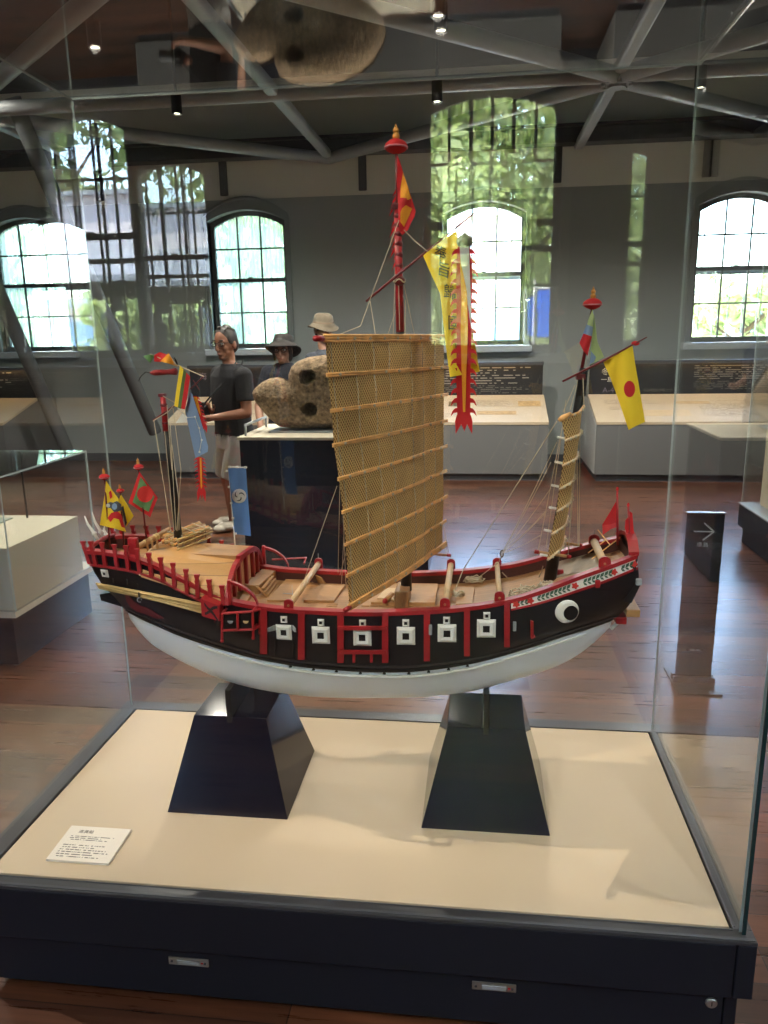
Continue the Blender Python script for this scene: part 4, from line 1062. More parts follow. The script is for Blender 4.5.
for sg_ in (1, -1):
    for k in range(6):
        t = -.30+.6*k/5; t2 = t+.11
        a = cc+u*t+w_*(sg_*t*.95+.05*math.sin(9*t)); b = cc+u*t2+w_*(sg_*t2*.95+.05*math.sin(9*t2)); n_ = w_*.09*(1.2-abs(t)*1.4)
        mb.prism([a-n_, b-n_, b+n_, a+n_], (0, -.0012, 0))
mb.build('brush_mark', CL_BLK, box)
MB().tube([f3.lerp(f2, .55)+Vector((0, .02, 0)), f3.lerp(f2, .6)+Vector((0, .015, -.016))], [.004, .001], 6).build('box_tip', DRED, box)
# gallery
def gp(x, y, off): return HS(x, y, off)
gal = None
g_off = .034
TL, TM, TR = gp(222, 613.5, g_off), gp(237.5, 612.8, g_off), gp(252.6, 611.5, g_off)
BL, BM, BR = gp(222, 641, g_off), gp(238, 630, g_off), gp(253.2, 638, g_off)
ML, MR = gp(222.5, 630.5, g_off), gp(253, 629.5, g_off)
def wall_of(p): return Vector((p.x, near_y(p.x, p.z)+.003, p.z))
mb = MB()
def sq(a, b, r=.0034): mb.tube([a, b], r, 6)
for a, b in ((TL, TR), (ML, MR), (TL, BL), (TM, BM), (TR, BR), (TL, wall_of(TL)), (TR, wall_of(TR)), (ML, wall_of(ML)), (MR, wall_of(MR))): sq(a, b)
TR2, BR2 = gp(260, 609.3, .006), gp(259.5, 634, .006)
for a, b in ((TR, TR2), (MR, gp(260, 626, .006)), (TR2, BR2)): sq(a, b)
for q in (BL, BR): mb.ball(q, .005, 8, 6)
gal = mb.build('quarter_gallery', RED, ship)
MB().prism([TL+Vector((0, .004, 0)), TR+Vector((0, .004, 0)), MR+Vector((0, .004, 0)), ML+Vector((0, .004, 0))], (0, .004, 0)).build('gallery_panel', JET, gal)
for cx, m in ((230.5, STEELP), (246, STRAW)):
    c = gp(cx, 621, g_off)
    mb = MB(); mb.prism([c+Vector((.007*math.cos(a), -.001, .007*math.sin(a)+.001)) for a in [PI+PI*k/12 for k in range(13)]], (0, -.002, 0)); mb.build('crescent_mark', m, gal)
# --- rudder and stern trunk
q = [P(101.7, 593, YC-.02), P(107, 592, YC-.02), P(126, 590, YC-.02), P(127, 602, YC-.02), P(126, 606, YC-.02), P(103, 599, YC-.02)]
MB().prism([p+Vector((0, -.012, 0)) for p in q], (0, .06, 0)).build('rudder_trunk', BLACK, ship)
# --- stern quarter: open fork-ended poles
for (a, b) in (((84.5, 516, 0), (98, 540, 0)), ((92, 512, .06), (104, 539, .06)), ((104.5, 526, .1), (107, 538, .1))):
    p0 = P(a[0], a[1], YC-.02+a[2]); p1 = P(b[0], b[1], YC-.02+b[2])
    m_ = p0.lerp(p1, .72)
    MB().tube([p0, p0.lerp(p1, .35)+Vector((-.004, 0, 0)), m_, p1], [.0012, .0035, .0045, .004], 8).lathe(m_, [(0, -.004), (.0065, -.003), (.0065, .003), (0, .004)], 10, axis=p0-p1).build('stern_oar', WHITE, ship, True)
# ------------------------------------------------------------------ deck works
def D(px, py, dz=0.0):
    q = PZ(px, py, .9)
    for _ in range(10): q = PZ(px, py, zcap(q.x)-DK+dz)
    return q
def RP(px, py, p0, n):
    v = Vector(ray(px, py)); c = Vector(CAM); t = (Vector(p0)-c).dot(n)/v.dot(n); return c+v*t
# deckhouse
XF, XB = -.62, -.865
SEC = [(-.160, -.012), (-.154, .006), (-.143, .024), (-.125, .044), (-.105, .057), (-.085, .066), (-.045, .073), (0, .076), (.045, .073), (.085, .066), (.105, .057), (.125, .044), (.143, .024), (.154, .006), (.160, -.012)]
def sec(x, k=1.0, dy=1.0):
    t = (XF-x)/(XF-XB); zb = .905+(.955-.905)*t; lift = 1-.42*t; wd_ = 1-.28*t
    return [Vector((x, YC+y*wd_*dy, zb+z*lift*k)) for y, z in SEC]
NX = 12
hs = MB(); rows = [sec(XF+(XB-XF)*i/NX) for i in range(NX+1)]
rows_in = [[p-Vector((0, 0, .004)) for p in r] for r in rows]
hs.loft(rows); hs.loft(rows_in)
house = hs.build('deckhouse_roof', ROOFW, ship)
r0 = sec(XF-.004); mb = MB(); mb.prism(r0, (-.006, 0, 0)); fw = mb.build('deckhouse_front', TAN2, ship)
mb = MB(); o_ = sec(XF+.004, 1.06, 1.02); i_ = sec(XF+.004, .88, .93)
mb.strip(o_, i_, (-.012, 0, 0)); mb.build('deckhouse_arch', RED, fw)
for y in (-.105, -.06, 0, .06, .105):
    zt_ = float(np.interp(y, [s_[0] for s_ in SEC], [s_[1] for s_ in SEC]))
    MB().box((XF-.004, YC+y-.0055, .895), (XF+.005, YC+y+.0055, .905+zt_*.96)).build('arch_stile', RED, fw)
mb = MB(); mb.prism(sec(XB), (-.005, 0, 0)); mb.build('deckhouse_back', TAN2, ship)
# raised hatch on the roof
HB = [RP(x, y, (0, 0, .986), Vector((0, 0, 1))) for x, y in ((161, 553.5), (238, 557), (252.5, 546.2), (209, 543))]
zt_ = .988
ht = [PZ(160, 552, zt_), PZ(238, 556, zt_), PZ(252.5, 546, zt_), PZ(206, 543, zt_)]
mb = MB().prism([Vector((p.x, p.y, zt_-.012)) for p in ht], (0, 0, .012)); rh = mb.build('roof_hatch', TAN, ship)
mb = MB(); mb.strip([ht[1]+Vector((-.006, 0, .0005)), ht[2]+Vector((-.006, 0, .0005))], [ht[1]+Vector((.006, 0, .0005)), ht[2]+Vector((.006, 0, .0005))], (0, 0, -.013)); mb.build('hatch_edge', RED, rh)
# quarter brackets by the break of the poop
for fn in (lambda p: p, mir):
    a = Vector((-.613, YC-.158, zcap(-.613)+.003)); b = Vector((-.543, YC-.160, zcap(-.543)+.003))
    mb = MB(); mb.bbox((a.x-.006, a.y-.006, a.z-.01), (a.x+.003, a.y+.006, a.z+.055), .0015)
    arc = [Vector((a.x+(b.x-a.x)*math.sin(t), a.y+(b.y-a.y)*math.sin(t), a.z+(b.z-a.z)*math.sin(t)+.052*math.cos(t))) for t in [k*PI/20 for k in range(11)]]
    mb.strip([p+Vector((0, -.005, 0)) for p in arc], [p+Vector((0, .005, 0)) for p in arc], (0, 0, -.0065))
    mb.v = [fn(v) for v in mb.v]; mb.build('knee_bracket', RED, ship)
q = [mir(D(x, y, DK)) for x, y in ()]
mb = MB(); a = Vector((-.60, YC+.19, .905)); mb.tube([a, a+Vector((.10, .012, .004)), a+Vector((.10, -.02, -.004))], .003, 6); mb.build('quarter_gallery_rail', RED, ship)
def slab(px, h, m, name, parent=ship, dz=0.0, drop=None):
    q = [D(x, y, dz+h) for x, y in px]
    return MB().prism([p-Vector((0, 0, h if drop is None else drop)) for p in q], (0, 0, h if drop is None else drop)).build(name, m, parent)
# decks steps and hatches (top faces traced, then dropped to the deck)
slab([(243, 585), (259, 585.5), (276.5, 569.5), (262, 569)], .030, TAN, 'deck_locker')
slab([(236, 604), (243, 605), (258, 588), (246, 587)], .012, TAN, 'step_block')
for sx in (0, 1):
    px = [(257.5, 584.5), (262.5, 583.5), (269, 600.5), (265, 602)] if sx == 0 else [(266.5, 574.5), (272, 574), (278.5, 586), (275, 588)]
    q = [D(px[0][0], px[0][1], .030), D(px[1][0], px[1][1], .030), D(px[2][0], px[2][1], .002), D(px[3][0], px[3][1], .002)]
    yy = sum(p.y for p in q)/4
    MB().prism([Vector((p.x, yy-.002, p.z)) for p in q], (0, .004, 0)).build('stair_cheek', TAN, ship)
for k in range(4):
    t = k/4; a = D(261+8*t, 588+12*t, .026*(1-t)); b = D(271+7*t, 575.5+11*t, .026*(1-t))
    MB().strip([a, b], [a+Vector((.010, 0, 0)), b+Vector((.010, 0, 0))], (0, 0, -.003)).build('stair_tread', TAN, ship)
slab([(267, 600), (290, 600), (305, 579.5), (286, 579)], .010, TAN, 'deck_hatch')
slab([(304, 600), (334, 600.5), (345, 585), (320, 584)], .012, TAN, 'deck_hatch')
slab([(371, 602), (435, 602.5), (438, 583.5), (386, 583)], .014, TAN, 'deck_hatch')
slab([(377, 598), (400, 598), (405, 588), (386, 588)], .007, TAN2, 'hatch_cover', dz=.014)
slab([(456, 604), (472, 603), (475, 587), (458, 586.5)], .010, TAN, 'deck_hatch')
for k in range(6):
    a = D(366+k*9, 606.5, .004); b = D(371+k*9, 603.5, .004)
    MB().bbox((a.x-.012, a.y-.004, a.z-.004), (a.x+.010, a.y+.018, a.z+.004), .001).build('deck_plank', TAN, ship)
for (x0, y0, x1, y1) in ((327, 604, 338, 599.5), (326, 606, 337, 603)):
    MB().tube([D(x0, y0, .006), D(x1, y0, .006)], .0018, 6).build('hatch_bar', TAN, ship)
MB().tube([D(286, 575.5, .012), D(317, 573, .012)], .002, 6).build('loose_spar', TAN, ship)
MB().tube([D(283, 593.5, .011), D(293, 594, .011)], .0012, 6).tube([D(292.5, 596, .011), D(292, 585, .028)], .0008, 6).build('hatch_handle', STEELP, ship)
mb = MB(); q = [D(317, 573, .028), D(323, 575, .022), D(326, 584, .004), D(318, 584, .004)]; yy = q[2].y
mb.prism([Vector((p.x, yy, p.z)) for p in q], (0, .006, 0)); mb.build('windlass_knee', TAN, ship)
# mast step block, brackets
a = D(399.5, 597, .0); mb = MB(); mb.bbox((a.x-.002, 1.865, a.z), (a.x+.034, 1.95, a.z+.052), .003); mb.build('mast_step', mat('walnut_block', (150, 112, 74), rough=.5, var=.2, vscale=60, stretch=(8, 8, 1)), ship)
c = D(401, 594, .014); MB().bbox((c.x-.012, c.y-.006, c.z), (c.x+.012, c.y+.006, c.z+.014), .003).build('step_wedge', RED, ship)
c = D(385, 601, .02); d_ = D(392, 594, .024); MB().tube([c, d_], .007, 8).build('belaying_log', TAN, ship, True); MB().ball(c, .0075, 10, 6).build('log_end', RED, ship, True)
for r_, z_ in ((.020, .002), (.016, .006), (.021, .009)):
    c = D(400.5, 598.5, .014+z_); MB().tube([c+Vector((r_*math.cos(a_), r_*.8*math.sin(a_), 0)) for a_ in [k*2*PI/20 for k in range(21)]], .0022, 6).build('rope_coil', ROPE, ship, True)
# windlasses
def windlass(n0, f0_, r=.0085, w=.012):
    zn = zcap(P(n0[0], n0[1], YC-.15).x)+.008
    a = PZ(n0[0], n0[1], zn); b = PZ(f0_[0], f0_[1], zn)
    d_ = (b-a).normalized(); t = MB().tube([a-d_*.0, b+d_*.0], r, 12).build('windlass_drum', TAN2, ship, True)
    for p in (a, b):
        q = MB(); n = 10; pr_ = [(-w, -.022)]+[(w*math.cos(t_), .008+w*.8*math.sin(t_)) for t_ in [PI-PI*k/n for k in range(n+1)]]+[(w, -.022)]
        yb = -.005 if p is a else -.001
        q.prism([Vector((p.x+x, p.y+yb, p.z+z)) for x, z in pr_], (0, .006, 0)); c_ = q.build('windlass_cheek', RED, ship)
        MB().lathe(Vector((p.x, p.y+yb-.003, p.z+.002)), [(0, 0), (.003, 0), (.003, .004), (0, .004)], 10, axis=(0, 1, 0)).build('axle_pin', TAN, c_)
    MB().tube([b+Vector((0, 0, .014)), b+Vector((0, 0, .032))], .001, 6).build('windlass_pin', STEELP, ship)
    return a, b
windlass((289, 605.5), (318.5, 564)); windlass((445, 604.5), (451, 565)); windlass((499.5, 598), (497, 564), .007)
windlass((604.5, 564), (594, 541.5), .010, .014)
# foredeck
zf = zcap(.27)-.02
q = [D(556, 577, .010), D(603, 566, .010), D(594, 552, .010), D(555, 556, .010)]
MB().prism([p-Vector((0, 0, .018)) for p in q], (0, 0, .018)).build('foredeck', mat('weathered_deck', (168, 150, 130), rough=.6, var=.12, vscale=30), ship)
for px in ((553, 578, 560), (560, 577, 572)):
    c = D(px[0], px[1], 0); MB().bbox((c.x-.008, c.y-.006, c.z), (c.x+.008, c.y+.006, c.z+(.05 if px[0] == 553 else .02)), .002).build('bitt_post', RED, ship)
for k, (a, b, h) in enumerate((((588, 553), (606, 540), .03), ((592, 559), (622, 536), .03), ((610, 545), (598, 530), .04))):
    MB().tube([D(a[0], a[1], h), D(b[0], b[1], h+.01)], .0016, 6).build('cat_pole', BAMB, ship)
# ropes heaped on the deck
def coil(cx, cy, r, n, seed, name='rope_heap', k=.0017):
    rnd = random.Random(seed); pts = []
    for i in range(n*10):
        a = i*2*PI/10; rr = r*(.55+.45*rnd.random()); c = D(cx, cy, .006)
        pts.append(c+Vector((rr*math.cos(a), rr*.6*math.sin(a), .004+.016*rnd.random()*(i/(n*10)+.4))))
    MB().tube(pts, k, 6).build(name, ROPE, ship, True)
coil(474, 583, .030, 7, 1); coil(458, 598, .018, 5, 2); coil(530, 594, .034, 8, 3); coil(515, 598, .02, 5, 4); coil(545, 589, .02, 5, 6)
# ------------------------------------------------------------------ masts
def cappiece(c, r, parent):
    """red tassel with a double gourd knob"""
    rf = MB(); n = 22; rows = []
    for rr, h in ((.2, 0), (.5, .1), (.85, .25), (1.1, .5), (1.05, .8), (.7, 1.05), (.4, 1.15), (.15, 1.18)):
        rows.append([c+Vector((r*rr*math.cos(2*PI*j/n)*(1+.12*math.sin(2.3*j)*math.sin(5.5*j)), r*rr*math.sin(2*PI*j/n)*(1+.10*math.cos(5.5*j)), h*r*1.15)) for j in range(n)])
    rf.loft(rows, closed=True, cap=True); t = rf.build('tassel', CL_RED, parent, True)
    edge = MB(); edge.tube([p+Vector((0, 0, .0002)) for p in rows[3]]+[rows[3][0]], r*.09, 6); edge.build('tassel_fringe', CL_PINK, t, True)
    k = c+Vector((0, 0, r*1.27)); MB().ball(k+Vector((0, 0, r*.32)), r*.36, 12, 8).ball(k+Vector((0, 0, r*.86)), r*.30, 12, 8).lathe(k+Vector((0, 0, r*1.1)), [(r*.16, 0), (r*.02, r*.4)], 8).build('gourd_knob', GOLD, t, True)
MX = -.192
mm = MB().tube([P(406.5, 590, YC), P(404, 480, YC), P(400.5, 332, YC)], [.0145, .013, .0115], 16).build('mainmast', JET, ship, True)
up_ = MB().tube([P(400.3, 334, YC), P(399, 275, YC), P(397.6, 208, YC)], [.0105, .0095, .0085], 16).build('main_topmast', RED, mm, True)
for y in (216, 225, 234, 244, 255, 266):
    c = P(398+(y-208)*.018, y, YC); MB().lathe(c, [(.0088, -.006), (.0102, 0), (.0088, .006)], 14).build('mast_band', DRED, up_, True)
c = P(397.6, 207, YC); MB().bbox((c.x-.013, c.y-.010, c.z-.006), (c.x+.013, c.y+.010, c.z+.008), .002).build('mast_cap', DRED, up_)
c = P(399.5, 281, YC-.012); lb = MB().ball(c, .0125, 12, 8, sc=(1.1, .9, .9)).build('spar_lashing', DRED, up_, True); MB().tube([c+Vector((.0135*math.cos(a), .0115*math.sin(a), .004*math.sin(3*a))) for a in [k*PI/8 for k in range(17)]], .0016, 6).build('lashing_cord', ROPE, lb, True)
MB().tube([P(397.6, 207, YC), P(396.4, 150, YC)], [.004, .0035], 8).build('flag_pole', DRED, up_, True)
cappiece(P(396.2, 154, YC), .024, mm)
# foremast leans forward
fm = MB().tube([P(548.5, 588, YC), P(565, 487, YC), P(580, 395, YC), P(583.5, 372, YC)], [.0165, .013, .0105, .009], 14).build('foremast', JET, ship, True)
MB().tube([P(580.5, 396, YC), P(584, 368, YC)], [.0118, .0105], 10).build('mast_sleeve', BLACK, fm, True)
c = P(580.4, 377, YC); MB().bbox((c.x-.011, c.y-.012, c.z-.006), (c.x+.011, c.y+.012, c.z+.008), .002).build('mast_cap', DRED, fm)
MB().tube([P(580.4, 377, YC), P(587, 340, YC), P(592.3, 308, YC)], [.0045, .0035, .003], 8).build('flag_pole', DRED, fm, True)
cappiece(P(592.6, 309.5, YC), .019, fm)
# mizzen
zm = MB().tube([P(179, 545, YC), P(171.5, 470, YC), P(166, 428, YC)], [.0115, .009, .008], 12).build('mizzenmast', JET, ship, True)
tp = MB().tube([P(166.2, 431, YC), P(162.8, 396, YC)], [.0085, .0070], 12).build('mizzen_topmast', RED, zm, True)
c = P(162.6, 395.5, YC); MB().bbox((c.x-.009, c.y-.008, c.z-.003), (c.x+.008, c.y+.008, c.z+.005), .001).build('mast_cap', DRED, tp)
for y in (405, 414, 423): c = P(163+(y-396)*.09, y, YC); MB().lathe(c, [(.0075, -.004), (.0095, 0), (.0075, .004)], 12).build('mast_band', DRED, tp, True)
MB().tube([P(153, 420.5, YC-.01), P(176, 404.5, YC-.01)], .0022, 6).build('mizzen_yard', DRED, zm, True)
# furled mizzen sail of battens lying on the roof
fur = MB()
a0, a1 = P(163, 543, YC-.06), P(205, 532, YC-.06)
root = None
zr = .990
A4, B4, C4, D4 = PZ(163, 543, zr+.01), PZ(178, 551, zr), PZ(212, 538, zr), PZ(199, 530, zr+.01)
for lay in range(5):
    for k in range(6):
        t = k/5+(lay % 2)*.05; p0 = B4.lerp(A4, t); p1 = C4.lerp(D4, t); z = zr+.003+lay*.0068
        j = random.uniform(-.004, .004); d_ = (p1-p0).normalized()
        MB().tube([Vector((p0.x, p0.y, z))+d_*j, Vector(((p0.x+p1.x)/2, (p0.y+p1.y)/2, z+.0008)), Vector((p1.x, p1.y, z+.002))+d_*j*1.5], .0031, 7).build('furled_batten', [STRAW, BAMB, TAN2, TAN][(lay*2+k) % 4], ship, True)
for t in (.15, .5, .82):
    p0 = B4.lerp(C4, t); p1 = A4.lerp(D4, t); MB().tube([Vector((p0.x, p0.y, zr+.002)), Vector((p0.x, p0.y, zr+.036)), Vector((p1.x, p1.y, zr+.037)), Vector((p1.x, p1.y, zr+.004))], .0017, 6).build('furled_lashing', ROPE, ship, True)
lg = MB().tube([P(137, 547.5, YC-.03), P(170, 529.5, YC+.05)], .0085, 12).build('spare_yard', TAN, ship, True)
for t in (.25, .4, .55, .62): c = P(137, 547.5, YC-.03).lerp(P(170, 529.5, YC+.05), t); MB().lathe(c, [(.0088, -.003), (.0105, 0), (.0088, .003)], 10, axis=P(170, 529.5, YC+.05)-P(137, 547.5, YC-.03)).build('yard_lashing', STRAW, lg, True)
for x in (148, 153, 158): c = P(x, 552, YC-.03); MB().tube([c, c+Vector((0, 0, .036))], .0028, 6).build('yard_crutch', TAN, ship)
c = P(134.5, 553, YC-.07); MB().bbox((c.x-.014, c.y-.008, c.z-.012), (c.x+.012, c.y+.008, c.z+.042), .003).build('bitt_post', RED, ship)
# ------------------------------------------------------------------ mainsail
SN = Vector((.923, -.385, 0)); S0 = Vector((-.193, YC, 1))+SN*.024
LE = [(327, 338.5), (329.6, 375), (333.5, 410.6), (335.5, 445), (340.5, 478.5), (344.5, 511.5), (347.5, 543.8), (349, 574.8), (350.5, 606.5)]
RE = [(444.5, 338), (445.2, 367.4), (445, 394.8), (444.6, 421.2), (444.4, 446.7), (444, 471.6), (444.8, 497.4), (443.5, 522), (443.6, 545.4)]
Lw = [RP(x, y, S0, SN) for x, y in LE]; Rw = [RP(x, y, S0, SN) for x, y in RE]
NU = 24
def spt(i, t, off=0.0):
    """point on the sail: i = batten coordinate (0 top .. 8 foot), t from luff to leech"""
    k = min(int(i), 7); f = i-k
    l = Lw[k].lerp(Lw[k+1], f); r = Rw[k].lerp(Rw[k+1], f); p = l.lerp(r, t)
    bel = .010*math.sin(PI*f)*math.sin(PI*min(1, t*1.1))+.020*max(0, math.sin(PI*(t-.0)))
    crease = -.010*math.exp(-((t-.80)/.05)**2)
    return p+SN*(off-.003+bel*.45+crease*.6)
mb = MB(); rows = []
for a in range(8*4+1): rows.append([spt(a/4, j/NU) for j in range(NU+1)])
mb.loft(rows)
rows2 = [[p-SN*.0012 for p in r] for r in rows]; mb.loft(rows2)
sail = mb.build('mainsail', MATTING, ship, True)
TD = Vector((.385, .923, 0))
uvbox(sail, lambda p: ((p-S0).dot(TD), p.z))
for i in range(9):
    for dz in ((0, .0045) if i not in (0, 8) else (-.003, .003, .008)):
        pts = [spt(i, t, .0035)+Vector((0, 0, dz-.002)) for t in [-.02+1.05*j/10 for j in range(11)]]
        MB().tube(pts, .0025 if i not in (0, 8) else .0032, 8).build('batten', BAMB, sail, True)
    for t in [(.06+.11*j) for j in range(9)]:
        c = spt(i, t, .005); 
        if i % 2 == 0 or int(t*50) % 2: MB().lathe(c, [(.0025, -.004), (.0046, 0), (.0025, .004)], 6, axis=TD).build('batten_tie', ROPE, sail)
for t in (.02, .17, .30, .42, .615, .74, .88):
    MB().tube([spt(i/2, t, .003) for i in range(17)], .0009, 5).build('sail_cord', ROPE, sail)
for p, q in ((spt(0, -.03, .004), spt(0, -.08, .004)), (spt(8, -.01, .004), spt(8, -.05, .004))): MB().tube([p, q], .006, 8).build('yard_tip', RED, sail, True)
a = P(430, 553.5, 2.12); b = P(451, 555.5, 2.12); sp = MB().tube([a, b], .004, 8).build('sheet_spar', TAN, ship, True); MB().tube([b, b.lerp(a, .2)], .0046, 8).build('spar_tip', RED, sp, True)
# ------------------------------------------------------------------ foresail, almost edge on
FN = Vector((.97, -.24, 0)).normalized(); F0 = P(560, 480, YC-.02)
FL = [(562, 418.5), (565.5, 440), (563, 465), (559.5, 488.6), (557, 511), (551.8, 533.7), (547.7, 559)]
FR_ = [(582.5, 406.5), (579.5, 430), (576.5, 452.5), (573, 474), (570.5, 494.5), (566.5, 516.5), (564, 537)]
FT = Vector((.24, .97, 0)).normalized()
def fpt(i, t, off=0):
    k = min(int(i), 5); f = i-k
    l0 = np.array(FL[k])*(1-f)+np.array(FL[k+1])*f; r0_ = np.array(FR_[k])*(1-f)+np.array(FR_[k+1])*f
    a = P(l0[0], l0[1], YC-.135); b = P(r0_[0], r0_[1], YC-.026)
    return a.lerp(b, t)+Vector((.012*math.sin(PI*t)+off, -off*.3, 0))
mb = MB(); rows = [[fpt(a/4, j/10) for j in range(11)] for a in range(25)]; mb.loft(rows); mb.loft([[p-Vector((.0012, 0, 0)) for p in r] for r in rows])
fs_ = mb.build('foresail', MATTING, ship, True); uvbox(fs_, lambda p: (p.y, p.z))
for i in range(7):
    MB().tube([fpt(i, -.04, .003), fpt(i, .5, .003), fpt(i, 1.04, .003)], .0030, 8).build('batten', BAMB if i == 0 else TAN2, fs_, True)
    for t in (.1, .3, .5, .7, .9): MB().lathe(fpt(i, t, .004), [(.002, -.003), (.0042, 0), (.002, .003)], 6, axis=FT).build('batten_tie', ROPE, fs_)
    if i: a = fpt(i, .12, -.01); MB().tube([a, a+Vector((-.017, -.004, .004))], .0032, 6).build('batten_end', WHITE, fs_)
c = P(563, 418, YC-.14); MB().tube([P(558.5, 420.5, YC-.14), c, P(570, 414, YC-.11)], [.004, .0075, .005], 10).build('yard_butt', BAMB, fs_, True)
for (a, b, Y) in (((534.5, 551.5), (571, 557), YC-.05), ((561, 543), (582, 545.5), YC+.06)):
    A_, B2 = P(a[0], a[1], Y), P(b[0], b[1], Y); s_ = MB().tube([A_, B2], .0042, 8).build('sheet_spar', TAN, ship, True)
    for p, q in ((A_, B2), (B2, A_)): MB().tube([p, p.lerp(q, .12)], .005, 8).build('spar_tip', RED, s_, True)
# ------------------------------------------------------------------ flags
def edge_dense(poly, step=4.0):
    out = []
    for i in range(len(poly)):
        a = np.array(poly[i], float); b = np.array(poly[(i+1) % len(poly)], float); n = max(1, int(np.linalg.norm(b-a)/step))
        out += [tuple(a+(b-a)*k/n) for k in range(n)]
    return out
def cloth(name, layers, Yf, parent, mats, step=2.5, inner_step=2.6):
    mb = MB()
    for li, (poly, mi) in enumerate(layers):
        ep = edge_dense(poly, step); n0 = len(ep); pv = [Vector(p) for p in ep]
        xs = [p[0] for p in ep]; ys = [p[1] for p in ep]
        def ins(x, y):
            c = False
            for i in range(n0):
                (x0, y0), (x1, y1) = ep[i-1], ep[i]
                if (y0 > y) != (y1 > y) and x < (x1-x0)*(y-y0)/(y1-y0)+x0: c = not c
            return c
        x = min(xs)+1.3
        while x < max(xs):
            y = min(ys)+1.1
            while y < max(ys):
                if ins(x, y) and min(math.hypot(x-a, y-b) for a, b in ep) > 1.6: pv.append(Vector((x, y)))
                y += inner_step
            x += inner_step
        vs, es, fs, *_ = delaunay_2d_cdt(pv, [(i, (i+1) % n0) for i in range(n0)], [], 1, 1e-5)
        off = .0004+.0009*min(li, 3)+.0001*li
        for sgn in (-1, 1):
            mb.add([P(v.x, v.y, Yf(v.x, v.y)+sgn*off) for v in vs], [tuple(f) for f in fs], mi)
    return mb.build(name, mats, parent, True)
def disc(cx, cy, rx, ry=None, n=26): ry = ry or rx; return [(cx+rx*math.cos(2*PI*k/n), cy+ry*math.sin(2*PI*k/n)) for k in range(n)]
def wave(Y, a, kx, ky, ph=0): return lambda x, y: Y+a*math.sin(kx*x+ky*y+ph)
# main top flag
YM = YC-.004
cloth('topmast_flag', [([(397.5, 156), (399.5, 160), (405, 178), (411, 196), (415.8, 211), (414.5, 217), (411, 223), (408.5, 229.5), (402.5, 235.5), (399, 230), (398, 205), (397, 180)], 0),
      ([(403, 172), (407, 184), (411.2, 198.5), (408, 200), (404, 197.5), (400.3, 198), (400.5, 188)], 1), ([(402, 208.5), (406, 205), (412.2, 208.5), (408.5, 217), (404, 227), (400.3, 222), (400.6, 212)], 1)], wave(YM-.008, .006, .35, .1), ship, [CL_RED, CL_ORA])
mbf = []
for k in range(11):
    y = 186+k*7.0; x = 397+(y-190)*.02; mbf.append([(x, y), (x-3.5-(k % 3), y+8), (x-6-(k % 3)*1.2, y+17), (x-4.5, y+11), (x-1, y+7)])
cloth('topmast_fringe', [(p, 0) for p in mbf], lambda x, y: YC+.012, ship, [CL_RED])
# gaff spar with banner and streamer
gf = MB().tube([P(366, 301.5, YC-.035), P(399, 274, YC-.025), P(475.5, 212, YC-.06)], [.0026, .0034, .0016], 8).build('flag_gaff', DRED, ship, True)
YB = lambda x, y: YC-.05+.012*math.sin(.16*x-.03*y)-.0002*(y-250)
ban = cloth('inscribed_banner', [([(423, 255.5), (433, 247.5), (444, 239), (455.5, 231), (459, 240), (463, 265), (468, 300), (474, 338), (479.6, 371.5), (464, 374.5), (450, 377), (447, 356), (444, 330), (442, 310), (439.8, 293), (431, 274)], 0)], YB, ship, [CL_YEL])
INKB = CL_BLK
def glyph(ch, cx, cy, px, rot=0.0, parent=ban):
    O = P(cx, cy, YB(cx, cy)-.0022); s = px*1.95/FPX
    ux = Vector((math.cos(rot), -.02, -math.sin(rot))); uy = Vector((math.sin(rot), 0, math.cos(rot)))
    ux = (P(cx+3, cy, YB(cx+3, cy))-P(cx-3, cy, YB(cx-3, cy))).normalized()
    uy0 = (P(cx, cy-3, YB(cx, cy-3))-P(cx, cy+3, YB(cx, cy+3))).normalized(); uy0 = (uy0-ux*uy0.dot(ux)).normalized()
    a, b = ux*math.cos(rot)-uy0*math.sin(rot), uy0*math.cos(rot)+ux*math.sin(rot)
    return text_obj('brushed_character', ch, s*1.05, INKB, O, a, b, parent, .0002)
for ch, x, y, s, r in (('奉', 440.5, 253.5, 13, .35), ('旨', 443.8, 270.5, 15, .3), ('歸', 450, 293, 14, .15), ('國', 454, 324, 14, .1), ('印', 460, 349, 12, .05)): glyph(ch, x, y, s, r)
def centipede(cl, w, tooth, n, tail, Yf, parent, name, stripe=None, mats=None, tilt=1.0):
    """long streamer with hooked barbs down both edges and a forked tail"""
    L = len(cl); xs = [p[0] for p in cl]; ys = [p[1] for p in cl]
    y0, y1 = ys[0], ys[-1]
    cx = lambda y: float(np.interp(y, ys, xs)); ww = lambda y: float(np.interp(y, [y0, y0+(y1-y0)*.15, y1], [w*.75, w, w*.8]))
    body = [(cx(y)-ww(y), y) for y in np.linspace(y0, y1, 24)]+[(cx(y)+ww(y), y) for y in np.linspace(y1, y0, 24)]
    layers = [(body, 0)]
    for k in range(n):
        y = y0+(y1-y0)*(k+.3)/n; h = (y1-y0)/n
        for s in (-1, 1):
            b = cx(y)+s*(ww(y)-.6)
            layers.append(([(b, y-h*.14), (b+s*tooth*.5, y-h*.06), (b+s*tooth*.9, y+h*.22), (b+s*tooth*1.15, y+h*.74), (b+s*tooth*.66, y+h*.40), (b, y+h*.34)], 0))
    xb = cx(y1); k = ww(y1)
    layers.append(([(xb-k-.5, y1-1), (xb+k+.5, y1-1), (xb+k+2.2, y1+tail*.3), (xb+k+1.8, y1+tail), (xb+k*.5, y1+tail*.45), (xb+.6, y1+tail*.85), (xb-k*.4, y1+tail*.45), (xb-k-1.6, y1+tail), (xb-k-2.2, y1+tail*.3)], 0))
    if stripe: layers.append((stripe, 1))
    return cloth(name, layers, Yf, parent, mats or [CL_RED, CL_ORA], 3, 3.2)
